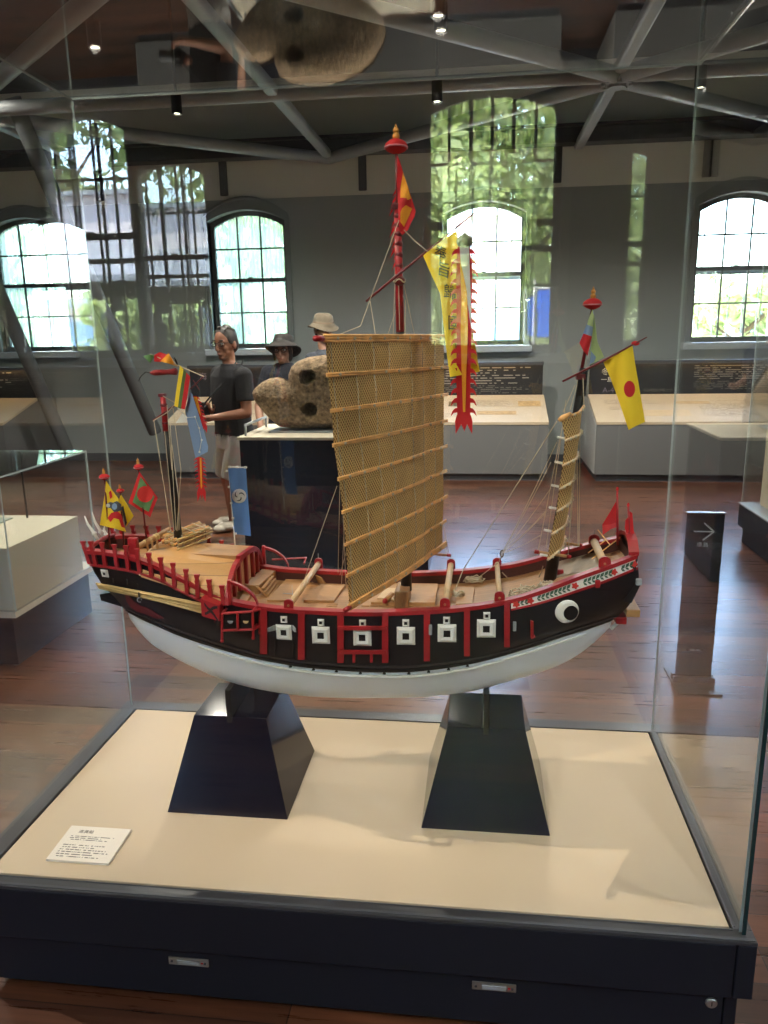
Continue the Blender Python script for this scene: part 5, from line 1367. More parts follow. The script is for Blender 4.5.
YS = lambda x, y: YC-.075+.010*math.sin(.05*y)
cl = [(463.8, 247), (464.3, 290), (464, 340), (463.4, 380), (463.8, 416)]
st = centipede(cl, 8.2, 6.0, 17, 18, YS, ship, 'barbed_streamer', [(460, 262), (463.5, 275), (467, 292), (468, 330), (466.5, 370), (465.3, 412), (463, 412), (461.5, 370), (460.6, 330), (461.5, 300)])
cloth('streamer_backlit_wash', [([(459.5, 246), (469, 246), (470, 275), (471.5, 320), (472, 336), (468.6, 310), (465.5, 285), (461, 264)], 0), (disc(464.2, 295, 2.4), 1)], lambda x, y: YS(x, y)-.0025, st, [CL_WHT, CL_RED])  # white upper piece paints in cloth washed out by backlight
c = P(464.6, 241.5, YC-.07); kb = MB().ball(c, .0185, 18, 12, sc=(1.0, 1, .86)).lathe(c+Vector((0, 0, .014)), [(.008, 0), (.001, .006)], 10).build('float_knob', mat('grey_gourd', (96, 92, 80), rough=.4, var=.2), st, True)
# foremast flags
cloth('tricolour_flag', [([(592.5, 309), (590, 316), (586, 326), (581, 338), (579.3, 343), (583, 350), (587.5, 356), (590, 345), (592, 335), (594, 322), (594, 312)], 0),
      ([(592.5, 309), (588.6, 319), (587, 324.5), (593.2, 327), (594, 316)], 1), ([(583.4, 333.5), (579.3, 343), (583, 350), (587.5, 356), (590, 345), (592, 336.5)], 2),
      ], wave(YC-.006, .006, .4, .1), ship, [CL_SKY, CL_PALE, CL_RED])
cloth('tricolour_flag', [([(593.4, 310), (595.5, 325), (597.5, 342), (604, 356.8), (598, 361), (589.5, 365), (590.5, 350), (592.5, 334), (593.5, 322)], 0), ([(591, 351), (596, 357), (594, 362.4), (589.6, 364.5)], 1)], wave(YC+.004, .005, .4, -.1), ship, [CL_PALE, CL_SKY])
MB().tube([P(562.5, 381.5, YC-.02), P(600, 362.5, YC-.03), P(647, 337, YC-.06)], [.0024, .003, .0014], 8).build('foremast_gaff', DRED, ship, True)
MB().ball(P(635.5, 343.3, YC-.05), .006, 10, 7, sc=(1.6, .8, .9)).build('gaff_tassel', CL_RED, ship, True)
YY = wave(YC-.035, .010, .18, -.02)
cloth('sun_disc_flag', [([(603, 361.3), (618, 353), (632.5, 345), (635.2, 364), (639, 386), (645, 421.8), (636, 426), (628.6, 430), (623, 413), (617, 395.6), (610, 377)], 0), (disc(629.5, 389, 5.6, 8.3), 1)], YY, ship, [CL_YEL, CL_RED])
# bow flags
for (x0, y0, x1, y1) in ((617.3, 487, 617.6, 545), (628.3, 503, 630, 556)):
    p = MB().tube([P(x1, y1, YC-.01), P(x0, y0+3, YC-.01)], [.0030, .0026], 8).build('bow_flagstaff', RED, ship, True); MB().ball(P(x0, y0+2, YC-.01), .0042, 10, 6, sc=(.8, .8, 1.4)).build('staff_finial', CL_RED, p, True)
cloth('bow_pennant', [([(616.3, 501), (610, 512), (602.3, 524.5), (602.7, 535), (611, 529), (618.5, 526.5), (617.5, 512)], 0), ([(602.4, 524.8), (602.7, 535), (611, 529), (618.5, 526.5), (618.3, 521.5), (610, 524.5)], 1)], wave(YC-.012, .005, .4, 0), ship, [CL_RED, mat('lighter_red_cloth', (222, 70, 72), rough=.8, transl=.3)])
cloth('bow_pennant', [([(629, 511), (632.3, 513), (633.8, 532), (635, 553), (629.5, 554), (629, 530)], 0), ([(628.6, 517), (625.5, 520), (624.8, 528), (627, 534.5), (628.8, 532)], 0)], wave(YC-.012, .004, .5, 0), ship, [CL_RED])
# stern flags
def staff(xb, yb, xt, yt, Y, r=.010):
    p = MB().tube([P(xb, yb, Y), P(xt, yt, Y)], [.0026, .0020], 8).build('stern_flagstaff', DRED, ship, True); cappiece(P(xt, yt, Y), r, p)
staff(110.5, 554, 104.5, 480, YC-.03, .012); staff(147, 543, 138.6, 470, YC+.03, .012); staff(124, 545, 120.3, 493, YC+.0, .009)
YE = wave(YC-.035, .006, .25, .05)
cloth('rider_flag', [([(106, 480.5), (112, 490), (118.4, 498.5), (120.8, 514), (126, 531.8), (112, 528), (99.8, 525), (102.5, 508), (104.8, 494)], 0),
      ([(107.5, 518), (111, 513), (117, 511), (121, 514), (123, 521), (125, 528), (121.5, 527), (119, 519.5), (114, 518), (110.5, 522)], 1), ([(106, 504), (110, 502), (113, 502.6), (117, 501), (121, 504), (122, 510), (118, 511.5), (114, 512), (110.5, 508), (107.5, 508)], 2), (disc(114.5, 506.5, 2.6, 3.2), 3), ([(109, 492), (111, 490.5), (112.5, 497), (110, 499)], 1), (disc(108, 505.5, 2), 4)], YE, ship, [CL_YEL, CL_RED, CL_GREY, CL_SKY, CL_WHT])
cloth('rider_flag', [([(121, 494.5), (127, 504), (133.7, 515.8), (130, 521), (126, 526.8), (122, 512), (118.6, 500)], 0), ([(121, 507), (123.5, 506), (127, 523), (125.5, 526)], 1)], wave(YC-.004, .004, .3, 0), ship, [CL_YEL, CL_GREY])
cloth('green_disc_flag', [([(139.3, 471.3), (148, 484), (157.8, 497.6), (154, 507), (150.3, 517.3), (139, 510), (128.4, 502.8), (134, 487)], 0), ([(140.6, 476.5), (147.5, 486.5), (154.4, 496.8), (148.6, 512), (140, 507), (132.6, 502), (137, 489)], 1), (disc(145, 494.2, 8.0, 8.2), 2)], wave(YC+.025, .006, .25, .08), ship, [CL_RED, CL_GRN, mat('red_disc_cloth', (214, 52, 48), rough=.8)])
# blue flag with a swirl of three commas
YBf = wave(YC+.125, .006, .22, .02)
MB().tube([P(236.5, 560, YC+.13), P(228.5, 466.5, YC+.13)], .0020, 8).tube([P(228.2, 467, YC+.13), P(247, 467.5, YC+.13)], .0018, 8).build('banner_staff', WHITE, ship)
bf = cloth('crest_banner', [([(228, 468), (237, 468), (246, 468.3), (248, 500), (251, 536), (243, 535), (234.8, 534), (231.5, 502)], 0), (disc(239.2, 496, 7.2), 1)]+[([(239.2+(1.0+4.4*q)*math.cos(t0+1.9*q)*1.0, 496+(1.0+4.4*q)*math.sin(t0+1.9*q)) for q in [k/8 for k in range(9)]]+[(239.2+(1.0+4.4*q+1.5*math.sin(PI*min(1, q*.8+.2)))*math.cos(t0+1.9*q), 496+(1.0+4.4*q+1.5*math.sin(PI*min(1, q*.8+.2)))*math.sin(t0+1.9*q)) for q in [k/8 for k in range(7, 0, -1)]], 2) for t0 in (.3, 2.39, 4.49)], YBf, ship, [CL_BLUE, CL_WHT, CL_GREY])
for x, y in ((229.5, 467), (237, 467), (245.5, 467.3), (227, 471), (229, 487), (231.3, 503), (233, 518), (235.5, 533.5)): c = P(x, y, YBf(x, y)); MB().bbox(c-Vector((.0035, .0025, .003)), c+Vector((.0035, .0025, .003)), .001).build('banner_tie', CL_WHT, bf)
# mizzen streamers
MB().tube([P(150, 354, YC-.02), P(178, 365.5, YC-.03), P(204, 376.5, YC-.05)], .0012, 6).build('streamer_line', ROPE, ship)
fan = cloth('fan_pennant', [([(143.2, 356), (149, 354.5), (154.2, 355), (150.5, 363.3), (147, 360)], 0), ([(154.2, 355), (160, 352), (167.5, 354.5), (161, 362), (154, 361.5)], 1), ([(160.3, 361.3), (168.5, 352.8), (172, 358), (178.5, 366.8), (170, 364)], 2), ([(168.5, 352.8), (172, 358), (178.5, 366.8), (174, 362.5)], 3), ([(173.8, 356.5), (176.5, 360), (179.2, 367.5), (175.5, 363.5)], 4)], wave(YC-.03, .010, .3, .1), ship, [CL_GRN, CL_RED, CL_ORA, CL_WHT, CL_BLK])
YTb = wave(YC-.04, .008, .2, -.05)
cloth('striped_pennant', [([(180, 365.5), (190.3, 376.8), (188, 392), (184.8, 409.4), (179, 408), (174.3, 406), (176.5, 388)], 0), ([(183.6, 369.5), (186.3, 372.5), (183.5, 391), (181, 408.6), (177.9, 407.6), (180, 391)], 1), ([(186.3, 372.5), (190.3, 376.8), (188, 392), (184.8, 409.4), (181, 408.6), (183.5, 391)], 2)], YTb, ship, [CL_YEL, CL_DGRN, CL_RED])
YTc = wave(YC-.03, .006, .15, .05)
sb = cloth('star_banner', [([(189.8, 391.5), (192.3, 394), (198, 412), (204, 431), (208.2, 447), (207.6, 451.8), (201.5, 455), (195.4, 458), (191, 438), (187.5, 422), (185.4, 409.5)], 0), ([(175.5, 423), (181.5, 414.5), (183, 412), (186.5, 418.5), (187, 422.5)], 1)], YTc, ship, [CL_SKY, CL_WHT])
sts = [(178.5, 408.5), (186.6, 417.5), (195, 417), (199, 428), (201.6, 440), (199.5, 452)]
mb = MB(); mb.tube([P(x, y, YTc(x, y)-.0016) for x, y in sts], .0009, 5); 
for x, y in sts: mb.ball(P(x, y, YTc(x, y)-.0018), .0028, 8, 5)
mb.build('star_line', CL_WHT, sb)
centipede([(194.5, 396), (198, 408), (203, 424)], 2.6, 3.4, 7, 9, lambda x, y: YC-.015, ship, 'flame_streamer', [(193.5, 397), (197, 397), (199.5, 408), (201, 416), (198.5, 412)])
centipede([(199.5, 457), (200.6, 470), (201.4, 488)], 2.8, 3.6, 8, 14, lambda x, y: YC-.025, ship, 'flame_streamer', [(199.6, 458), (201.4, 458), (202.3, 487), (201.4, 489), (200.6, 487)])
fish = MB()
a, b = P(150.5, 373, YC-.025), P(176, 371.5, YC-.035)
fish.tube([a, a.lerp(b, .15), a.lerp(b, .45), a.lerp(b, .7), b], [.003, .0072, .007, .006, .009], 12); fo = fish.build('fish_windsock', mat('dark_red_windsock', (134, 30, 32), rough=.8, var=.35, vscale=120), ship, True)
MB().tube([a, a+Vector((-.012, 0, .003)), a+Vector((-.026, 0, -.008)), a+Vector((-.034, 0, -.02))], .0012, 6).build('whisker', JET, fo)
MB().tube([P(190.5, 389, YC-.03), P(203.6, 376.5, YC-.05)], .0016, 6).tube([P(193, 380, YC-.03), P(199.5, 390, YC-.04)], .0014, 6).build('streamer_toggle', DRED, ship)
# ------------------------------------------------------------------ rigging
def rope(pts, r=.0009, sag=0.0, m=ROPE):
    out = []
    for a, b in zip(pts, pts[1:]):
        for k in range(8):
            t = k/8; p = a.lerp(b, t); out.append(p-Vector((0, 0, sag*4*t*(1-t))))
    out.append(pts[-1]); return MB().tube(out, r, 5).build('rigging_line', m, ship)
def R2(p, Y1, q, Y2, r=.0009, sag=0): rope([P(p[0], p[1], Y1), P(q[0], q[1], Y2)], r, sag)
for (p, q, Y1, Y2) in (((399, 220), (360.5, 326), YC-.02, 1.82), ((360.5, 326), (331, 338), 1.82, 1.74), ((404, 230), (421, 246.5), YC-.01, YC-.04), ((421, 246.5), (428, 251.5), YC-.04, YC-.045), ((370, 301), (376, 338), YC-.035, 1.83),
    ((395.5, 262), (393, 338), YC+.02, YC+.02), ((396, 310), (387, 337), YC-.01, YC-.03), ((404, 285), (415, 337), YC, YC+.02), ((405.5, 300), (405, 337), YC-.02, YC-.02), ((398.6, 282), (399.6, 330), YC-.015, YC-.015),
    ((337, 486), (304.5, 579), 1.74, YC-.07), ((340, 478), (338, 573), 1.76, YC+.05), ((345, 512), (341.5, 584), 1.77, YC-.0), ((343, 511), (346, 590), 1.76, YC-.05), ((348, 545), (340, 575), 1.76, YC+.02), ((350, 575), (344, 590), 1.75, YC-.06),
    ((444, 545), (446.5, 553), 2.14, 2.12), ((443, 522), (449, 554), 2.15, 2.12)): R2(p, Y1, q, Y2)
for (p, q) in (((557, 421), (463, 570)), ): R2(p, YC-.09, q, YC-.02, .0014)
R2((463, 570), YC-.02, (455, 590), YC-.04, .0014)
blk = P(502, 553.5, YC-.02); MB().tube([blk+Vector((.005*math.cos(a)*.8, 0, .009*math.sin(a))) for a in [2*PI*k/14 for k in range(15)]], .002, 6).build('rope_ring', mat('dark_cord', (110, 96, 76), rough=.8), ship)
for q in ((551, 462), (557, 442), (551, 488), (546, 512), (545, 512), (541, 535)): rope([blk, P(q[0], q[1], YC-.06)], .0010, .004)
rope([blk, P(499, 562, YC+.11), P(478, 578, YC+.04)], .0013)
rope([P(502, 572, YC+.12), P(520, 581, YC+.1), P(536, 580, YC+.08), P(543, 566, YC+.02)], .0014, .01)
for (p, q) in (((562, 428), (538, 551)), ((566, 400), (546, 548)), ((575, 385), (563, 412)), ((577, 385), (570, 410)), ((583, 378), (584, 405)), ((578, 430), (568, 556)), ((573, 475), (568, 556)), ((580, 430), (579, 545)), ((577, 452), (578, 545))): R2(p, YC-.05, q, YC-.04, .0009)
for (p, q) in (((154, 421), (171, 531)), ((164.5, 431), (174, 531)), ((167, 405), (172, 470)), ((170, 420), (176, 530)), ((173, 408), (181, 470)), ((181, 470), (177, 531)), ((163, 396), (175.5, 403)), ((153, 421), (168, 412)), ((168, 412), (176, 403)), ((172, 445), (179, 500)), ((179, 500), (179, 530))): R2(p, YC-.015, q, YC-.02, .0011)
# cradle plates carrying the hull
for cx in (-.657, .027):
    zk_ = zkl(cx)
    o = MB().prism([(cx-.007, YC-.1045, .492), (cx+.007, YC-.1045, .492), (cx+.007, YC+.1, .492), (cx-.007, YC+.1, .492)], (0, 0, zk_+.012-.492)).build('keel_cradle', JET, ship)
# ================================================================== PEOPLE
SKIN1 = mat('skin_tanned', (144, 96, 74), rough=.5, var=.05, vscale=40)
SKIN2 = mat('skin_fair', (156, 116, 96), rough=.5, var=.05, vscale=40)
HAIRM = mat('dark_hair', (44, 38, 36), rough=.6, var=.3, vscale=90)
TEE = mat('black_tee', (23, 22, 27), rough=.9)
NAVYT = mat('navy_tee', (27, 29, 40), rough=.9)
SHORTS = mat('light_grey_shorts', (176, 170, 162), rough=.9)
SHOE = mat('grey_shoe', (170, 162, 150), rough=.7)
HATD = mat('charcoal_hat', (46, 42, 41), rough=.9)
HATT = mat('tan_hat', (110, 99, 84), rough=.9, var=.06, vscale=200)
JEAN = mat('dark_trousers', (52, 54, 62), rough=.9)
def fuse(mb, name, m, parent, voxel=.006, it=5, fac=.5):
    o = mb.build(name, m, parent)
    r = o.modifiers.new('fuse', 'REMESH'); r.mode = 'VOXEL'; r.voxel_size = voxel; r.use_smooth_shade = True
    s = o.modifiers.new('soften', 'SMOOTH'); s.iterations = it; s.factor = fac
    dg = bpy.context.evaluated_depsgraph_get(); me = bpy.data.meshes.new_from_object(o.evaluated_get(dg))
    o.modifiers.clear(); old = o.data; o.data = me; bpy.data.meshes.remove(old)
    me.polygons.foreach_set('use_smooth', [True]*len(me.polygons)); me.name = name
    return o
def limb(mb, pts, rs, n=12):
    mb.tube(pts, rs, n)
    for p, r in zip(pts, rs): mb.ball(p, r, 12, 8)
def torso_rings(mb, rings, ax, fw):
    """rings: (centre, half width, half depth)"""
    rows = []
    for c, w, d in rings:
        rows.append([c+ax*(w*math.copysign(abs(math.cos(a))**.8, math.cos(a)))+fw*(d*math.copysign(abs(math.sin(a))**.8, math.sin(a))) for a in [2*PI*k/24 for k in range(24)]])
    mb.loft(rows, closed=True, cap=True)
class Frame:
    def __init__(s, c, yaw, pitch=0.0, roll=0.0):
        s.c = Vector(c); s.R = Matrix.Rotation(yaw, 3, 'Z') @ Matrix.Rotation(pitch, 3, 'Y') @ Matrix.Rotation(roll, 3, 'X')
    def __call__(s, x, y, z): return s.c+s.R @ Vector((x, y, z))
def put(mb, fr, build):
    t = MB(); build(t); t.v = [fr(*v) for v in t.v]
    o = len(mb.v); mb.v += t.v; mb.f += [tuple(i+o for i in f) for f in t.f]; mb.m += t.m
def head_shape(t):
    t.ball((0, 0, .028), 1, 24, 16, sc=(.096, .077, .102))
    t.ball((.022, 0, -.045), 1, 20, 12, sc=(.066, .058, .072))
    t.ball((.062, 0, -.092), 1, 14, 8, sc=(.026, .030, .020))
    t.tube([(.086, 0, .026), (.104, 0, -.008), (.112, 0, -.026)], [.009, .012, .014], 10); t.ball((.108, 0, -.028), .0145, 10, 8)
    for s in (-1, 1):
        t.ball((-.008, s*.080, -.004), 1, 12, 8, sc=(.022, .010, .034)); t.ball((.056, s*.038, -.020), 1, 12, 8, sc=(.028, .026, .024))
        t.ball((.080, s*.034, .034), 1, 12, 6, sc=(.012, .026, .008))
    t.ball((.088, 0, -.057), 1, 12, 6, sc=(.012, .025, .006)); t.ball((.086, 0, -.069), 1, 12, 6, sc=(.012, .021, .007))
def head_parts(fr, parent, glasses=False, lens_dark=True):
    mb = MB()
    for s in (-1, 1): put(mb, fr, lambda t: t.ball((.0815, s*.034, .016), 1, 12, 8, sc=(.0105, .016, .0095)))
    mb.build('eyes', WHITE, parent, True)
    mb = MB()
    for s in (-1, 1): put(mb, fr, lambda t: t.ball((.0905, s*.034, .016), 1, 10, 6, sc=(.004, .0065, .0065)))
    mb.build('pupils', JET, parent, True)
    mb = MB(); put(mb, fr, lambda t: t.ball((.094, 0, -.0615), 1, 14, 6, sc=(.008, .024, .0045))); mb.build('lips', mat('lip_tone', (150, 84, 74), rough=.5), parent, True)
    mb = MB()
    for s in (-1, 1): put(mb, fr, lambda t: t.ball((.089, s*.036, .042), 1, 10, 6, sc=(.006, .022, .005)))
    mb.build('eyebrows', HAIRM, parent, True)
    if glasses:
        mb = MB(); ml = MB()
        for s in (-1, 1):
            put(mb, fr, lambda t: t.tube([(.104+.0*k, s*.036+.025*math.cos(a), .014+.019*math.sin(a)) for k, a in enumerate([2*PI*k/16 for k in range(17)])], .0028, 6))
            put(mb, fr, lambda t: t.tube([(.102, s*.060, .022), (.06, s*.082, .020), (0, s*.085, .012)], .0025, 6))
            put(ml, fr, lambda t: t.lathe((.1025, s*.036, .014), [(0, 0), (.0235, 0), (.0235, .0015), (0, .0015)], 16, axis=(1, 0, 0), sx=.75))
        put(mb, fr, lambda t: t.tube([(.104, -.012, .018), (.108, 0, .021), (.104, .012, .018)], .0025, 6))
        g = mb.build('spectacles', JET, parent, True); ml.build('lens', CASEG, g)
def hand(mb, wrist, direction, palm_n, side, curl=.9, k=1.0):
    """palm, thumb and four unequal fingers with knuckle bends, closing round what is held"""
    d = Vector(direction).normalized(); n = Vector(palm_n); n = (n-d*n.dot(d)).normalized(); s = d.cross(n)*side
    mb.tube([wrist-d*.01, wrist+d*.035*k, wrist+d*.085*k], [.024*k, .028*k, .024*k], 10); mb.ball(wrist+d*.05*k+s*.014*k, .026*k, 12, 8); mb.ball(wrist+d*.055*k-s*.016*k, .025*k, 12, 8)
    for i, (o, L) in enumerate(((.030, .072), (.010, .080), (-.010, .075), (-.028, .060))):
        p = wrist+d*(.085-.004*abs(i-1))*k+s*o*k; a = .25; q = [p]
        for j, f in enumerate((.45, .32, .23)):
            a += curl*(.75 if j else .55); v = d*math.cos(a)+n*math.sin(a); q.append(q[-1]+v*L*f*k)
        mb.tube(q, [.0098*k, .0092*k, .0086*k, .0074*k], 8); [mb.ball(x, .0092*k, 8, 6) for x in q]
    p = wrist+d*.025*k+s*.028*k; q = [p, p+(d*.6+s*.7+n*.3).normalized()*.036*k]; q.append(q[-1]+(d*.8+s*.1+n*.6).normalized()*.030*k); q.append(q[-1]+(d*.7-s*.2+n*.7).normalized()*.022*k)
    mb.tube(q, [.0135*k, .0115*k, .0105*k, .008*k], 8); [mb.ball(x, .0108*k, 8, 6) for x in q[1:]]
def figure(px, Y, label, head_px, chin_y, face_yaw, body_yaw, skin, top_m, low_m, arms, short_legs, hair=None, glasses=False, top_z=None, feet=None, width=.19):
    """upright figure from measured head and shoulder heights; arms = [(elbow, wrist, palm normal, curl)] near/far in world points"""
    hc = P(head_px[0], head_px[1], Y)
    base = Vector((hc.x, Y, 0))
    t = thing('person', (base.x, base.y, 0), label, 'person')
    return t, hc
def build_person(t, H, hc, face, body_yaw, skin, parts):
    pass
def person(name_label, cx, Y, head_c, head_yaw, head_pitch, body_yaw, skin, shirt, lower, arms, shorts=False, hair='short', glasses=False, lean=0.0, sw=.185, hat=None, scale=1.0, feet=None, neckdrop=.235):
    hz = head_c.z
    t = thing('person', (cx, Y, 0), name_label, 'person')
    fw = Vector((math.cos(body_yaw), math.sin(body_yaw), 0)); ax = Vector((-math.sin(body_yaw), math.cos(body_yaw), 0))  # ax: left of the body
    k = scale; c = lambda f, s, z: Vector((cx, Y, z))+fw*f+ax*s
    neck = Vector((head_c.x, head_c.y, hz-.135*k))-Vector((math.cos(head_yaw), math.sin(head_yaw), 0))*.02
    zS = hz-neckdrop*k; zC = hz-.37*k; zW = hz-.60*k; zP = hz-.72*k; zK = zP*.53; zA = .075
    body = MB()
    put(body, Frame(head_c, head_yaw, head_pitch), lambda q: (head_shape(q), [setattr(q, 'v', [v*k for v in q.v])]))
    limb(body, [head_c+Vector((0, 0, -.05*k))-fw*.012, neck, c(-.01, 0, zS+.03*k)], [.052*k, .053*k, .060*k])
    torso = [(c(-.01, 0, zS+.045*k), .075*k, .06*k), (c(-.01, 0, zS+.015*k), .15*k, .085*k), (c(0, 0, zS-.04*k), sw*k, .105*k), (c(.008, 0, zC), .175*k, .122*k), (c(.006, 0, zW+.1*k), .158*k, .118*k), (c(0, 0, zW), .155*k, .115*k), (c(-.005, 0, zP), .168*k, .122*k), (c(-.005, 0, zP-.07*k), .155*k, .11*k)]
    torso_rings(body, torso, ax, fw)
    tee = MB(); torso_rings(tee, [(torso[0][0]+Vector((0, 0, .012*k)), .078*k, .072*k)]+[(p, w+.012, d+.014) for p, w, d in torso[:-1]]+[(c(-.005, 0, zP+.03*k), .168*k+.014, .122*k+.016)], ax, fw)
    hip = []
    ft = feet or [(.02, .10), (.02, -.10)]
    low = MB()
    for f, s in ft:
        h = c(-.005, .085*k*(1 if s > 0 else -1), zP-.05*k); kn = c(f*.6+.02, s, zK); an = c(f, s, zA+.01)
        limb(body, [h, h.lerp(kn, .45)+fw*.01, kn, kn.lerp(an, .35)-fw*.012, an], [.088*k, .078*k, .056*k, .056*k, .038*k])
        limb(body, [an-fw*.035+Vector((0, 0, -.035)), an+fw*.06+Vector((0, 0, -.045)), an+fw*.15+Vector((0, 0, -.055))], [.036, .034, .026])
        if shorts:
            e = h.lerp(kn, .93)
            low.tube([h+Vector((0, 0, .05)), h, h.lerp(kn, .5), e], [.10*k, .112*k, .105*k, .098*k], 16)
        else:
            low.tube([h+Vector((0, 0, .05)), h, kn, an+Vector((0, 0, -.02))], [.10*k, .108*k, .078*k, .062*k], 16)
    torso_rings(low, [(c(-.005, 0, zP+.05*k), .166*k, .122*k), (c(-.005, 0, zP), .178*k, .132*k), (c(-.005, 0, zP-.09*k), .172*k, .125*k)], ax, fw)
    for side, (el, wr, pn, curl) in zip((1, -1), arms):
        sh = c(-.005, side*(sw-.015)*k, zS-.035*k)
        limb(body, [sh, sh.lerp(el, .5), el], [.056*k, .049*k, .040*k]); limb(body, [el, el.lerp(wr, .35), wr], [.041*k, .039*k, .026*k])
        hand(body, wr, wr-el, pn, side, curl, .95*k)
        tee.tube([sh-ax*side*.05+Vector((0, 0, .005)), sh, sh.lerp(el, .68)], [.07*k, .074*k, .066*k], 16); tee.ball(sh, .073*k, 14, 10)
    b = fuse(body, 'body', skin, t)
    tt = fuse(tee, 'shirt', shirt, t, .007, 4)
    lw = fuse(low, 'shorts' if shorts else 'trousers', lower, t, .008, 4)
    mb = MB()
    for f, s in ft:
        an = c(f, s, zA)
        mb.ball(an+fw*.005-Vector((0, 0, .028)), 1, 16, 10, sc=(.055, .05, .046)); mb.ball(an+fw*.075-Vector((0, 0, .036)), 1, 16, 10, sc=(.075, .056, .040)); mb.ball(an+fw*.135-Vector((0, 0, .044)), 1, 16, 10, sc=(.055, .050, .031))
    fuse(mb, 'shoes', SHOE, t, .007, 3)
    fr = Frame(head_c, head_yaw, head_pitch); fr.R = fr.R*k
    head_parts(fr, t, glasses)
    if hair:
        hm = MB()
        if hair == 'short':
            put(hm, fr, lambda q: (q.ball((-.012, 0, .050), 1, 24, 14, sc=(.094, .083, .092)), q.ball((-.045, 0, .005), 1, 20, 12, sc=(.060, .080, .085))))
            for s in (-1, 1): put(hm, fr, lambda q: q.ball((-.0, s*.070, .040), 1, 12, 8, sc=(.045, .015, .045)))
            rnd = random.Random(3)
            for q_ in range(60):
                a = rnd.uniform(0, 2*PI); e = rnd.uniform(.5, 1.5)
                p = Vector((-.012+.090*math.cos(e)*math.cos(a), .079*math.cos(e)*math.sin(a), .052+.09*math.sin(e)))
                put(hm, fr, lambda q: q.tube([p, p+(p-Vector((0, 0, .03))).normalized()*.010+Vector((.006, 0, .002))], [.010, .005], 6))
        else:
            put(hm, fr, lambda q: (q.ball((-.014, 0, .045), 1, 24, 14, sc=(.098, .086, .090)), q.ball((-.04, 0, -.03), 1, 20, 12, sc=(.060, .084, .10))))
            for s in (-1, 1): put(hm, fr, lambda q: q.tube([(.045, s*.068, .06), (.035, s*.080, .0), (.02, s*.078, -.085)], [.016, .018, .010], 8))
        fuse(hm, 'hair', HAIRM, t, .006, 2)
    return t, fr, c
# --- bare-headed man holding a camera, left of the pedestal
YM_ = 5.95
hc = P(226, 344.5, YM_)
w1 = P(214.5, 417.5, YM_-.27); w2 = P(211, 411, YM_-.02)
man, fr, c = person('bare-headed man in black T-shirt, light shorts and glasses, holding a camera left of the stone', hc.x+.02, YM_, hc, math.radians(246), math.radians(6), math.radians(226), SKIN1, TEE, SHORTS,
    [(P(247, 413, YM_-.17), w1, (0, .5, 1), .7), (P(220, 412, YM_+.20), w2, (0, -.6, .8), .7)], shorts=True, glasses=True, feet=[(.06, .02), (-.03, -.16)], sw=.215, neckdrop=.205)
# hand-held camera
cc = P(203.5, 410.5, YM_-.13)
ch = thing('hand_camera', cc, 'black camera held at the chest by the bare-headed man', 'camera')
MB().bbox(cc-Vector((.045, .065, .042)), cc+Vector((.035, .065, .042)), .010).bbox(cc+Vector((-.03, -.025, .04)), cc+Vector((.02, .025, .065)), .008).build('camera_body', JET, ch)
MB().lathe(cc+Vector((-.045, 0, -.002)), [(0, 0), (.034, 0), (.034, .05), (.037, .055), (.037, .09), (.030, .09), (.028, .08), (0, .08)], 24, axis=(-1, -.15, -.05)).build('camera_lens', MATS['lamp_housing'], ch, True, angle=40)
MB().lathe(cc+Vector((.0, .045, .042)), [(0, 0), (.012, 0), (.012, .012), (0, .012)], 14).build('mode_dial', STEELP, ch)
nk = hc+Vector((.06, 0, -.18))
MB().tube([cc+Vector((.01, -.065, .03)), cc+Vector((.10, -.09, .12)), nk+Vector((-.02, -.10, -.06)), nk+Vector((.03, -.05, .05)), nk+Vector((.06, .03, .06)), nk+Vector((.02, .10, .0)), cc+Vector((.08, .10, .14)), cc+Vector((.01, .065, .03))], .006, 6).build('neck_strap', HOUSE, ch, True)
# --- woman in a wide dark hat behind the stone
def hat(fr, parent, m, brim, crown_h, crown_r, name='hat', droop=.02, curl=0.0, band=None):
    mb = MB(); n = 36; rows = []
    prof = [(0, .055+crown_h), (crown_r*.55, .052+crown_h), (crown_r*.86, .035+crown_h), (crown_r*.97, .055+crown_h*.4), (crown_r*1.04, .055), (crown_r*1.2, .048), (brim*.8, .040-droop*.5), (brim, .036-droop), (brim, .030-droop), (brim*.8, .034-droop*.5), (crown_r*1.2, .040), (crown_r*.98, .045)]
    for r, z in prof:
        rows.append([fr(-.008+max(r, .0008)*math.cos(2*PI*j/n)*(1.1 if r < crown_r*1.1 else 1), max(r, .0008)*math.sin(2*PI*j/n), z-(.018*math.cos(4*PI*j/n)*(r/brim)**2 if r > crown_r*1.1 else 0)-(.012*math.exp(-((math.sin(2*PI*j/n))/.35)**2) if r < crown_r*.6 else 0)) for j in range(n)])
    mb.loft(rows, closed=True)
    h = mb.build(name, m, parent, True)
    b = MB(); b.loft([[fr(-.008+r*1.1*math.cos(2*PI*j/n), r*math.sin(2*PI*j/n), z) for j in range(n)] for r, z in ((crown_r*1.03, .052), (crown_r*1.03, .075), (crown_r*.98, .075), (crown_r*.98, .052), (crown_r*1.03, .052))], closed=True)
    b.build('hat_band', band or JET, h, True)
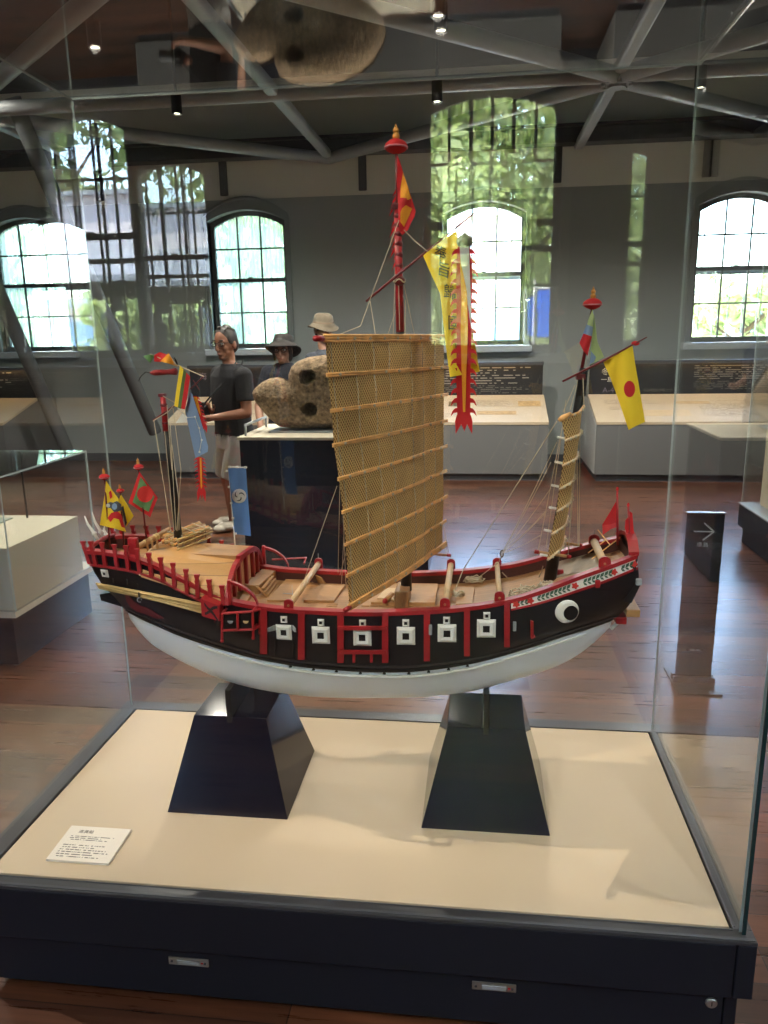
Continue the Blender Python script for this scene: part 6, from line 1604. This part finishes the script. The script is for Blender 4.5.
YW = 7.0
hc2 = P(283, 351, YW)
wom, fr2, c2_ = person('woman in wide dark hat, glasses and navy top, standing behind the stone', hc2.x, YW+.02, hc2, math.radians(268), math.radians(3), math.radians(270), SKIN2, NAVYT, JEAN,
    [(Vector((hc2.x+.25, YW-.02, hc2.z-.50)), Vector((hc2.x+.20, YW-.16, hc2.z-.70)), (-1, 0, 0), .4), (Vector((hc2.x-.25, YW-.02, hc2.z-.50)), Vector((hc2.x-.20, YW-.16, hc2.z-.70)), (1, 0, 0), .4)], hair='long', glasses=True, sw=.172, scale=.98, neckdrop=.165)
hat(Frame(hc2+Vector((0, 0, .012)), math.radians(268), math.radians(-20)), wom, HATD, .165, .090, .098, droop=.035)
# --- man in tan hat, half hidden by the sail
YT = 7.5
hc3 = P(323.5, 330.5, YT)
gm, fr3, c3_ = person('man in tan hat with dark shirt, half hidden behind the mainsail', hc3.x+.02, YT, hc3, math.radians(312), math.radians(14), math.radians(320), SKIN2, mat('plaid_shirt', (58, 62, 72), rough=.9, var=.5, vscale=26), JEAN,
    [(Vector((hc3.x+.12, YT+.24, hc3.z-.52)), Vector((hc3.x+.28, YT+.02, hc3.z-.56)), (0, 0, 1), .5), (Vector((hc3.x-.20, YT-.18, hc3.z-.52)), Vector((hc3.x+.05, YT-.30, hc3.z-.56)), (0, 0, 1), .5)], sw=.185)
hat(Frame(hc3+Vector((0, 0, .01)), math.radians(312), math.radians(8)), gm, HATT, .150, .10, .097, droop=.02, band=mat('brown_band', (110, 92, 74), rough=.9))
EXPO = 0.72
SC.view_settings.view_transform = 'Standard'; SC.view_settings.look = 'None'
SC.view_settings.exposure = EXPO; SC.view_settings.gamma = 1.0; SC.view_settings.use_curve_mapping = False
cy = SC.cycles
cy.use_denoising = True; cy.caustics_reflective = False; cy.caustics_refractive = False
cy.max_bounces = 10; cy.diffuse_bounces = 4; cy.glossy_bounces = 6; cy.transparent_max_bounces = 32; cy.transmission_bounces = 6
cy.sample_clamp_indirect = 6.0
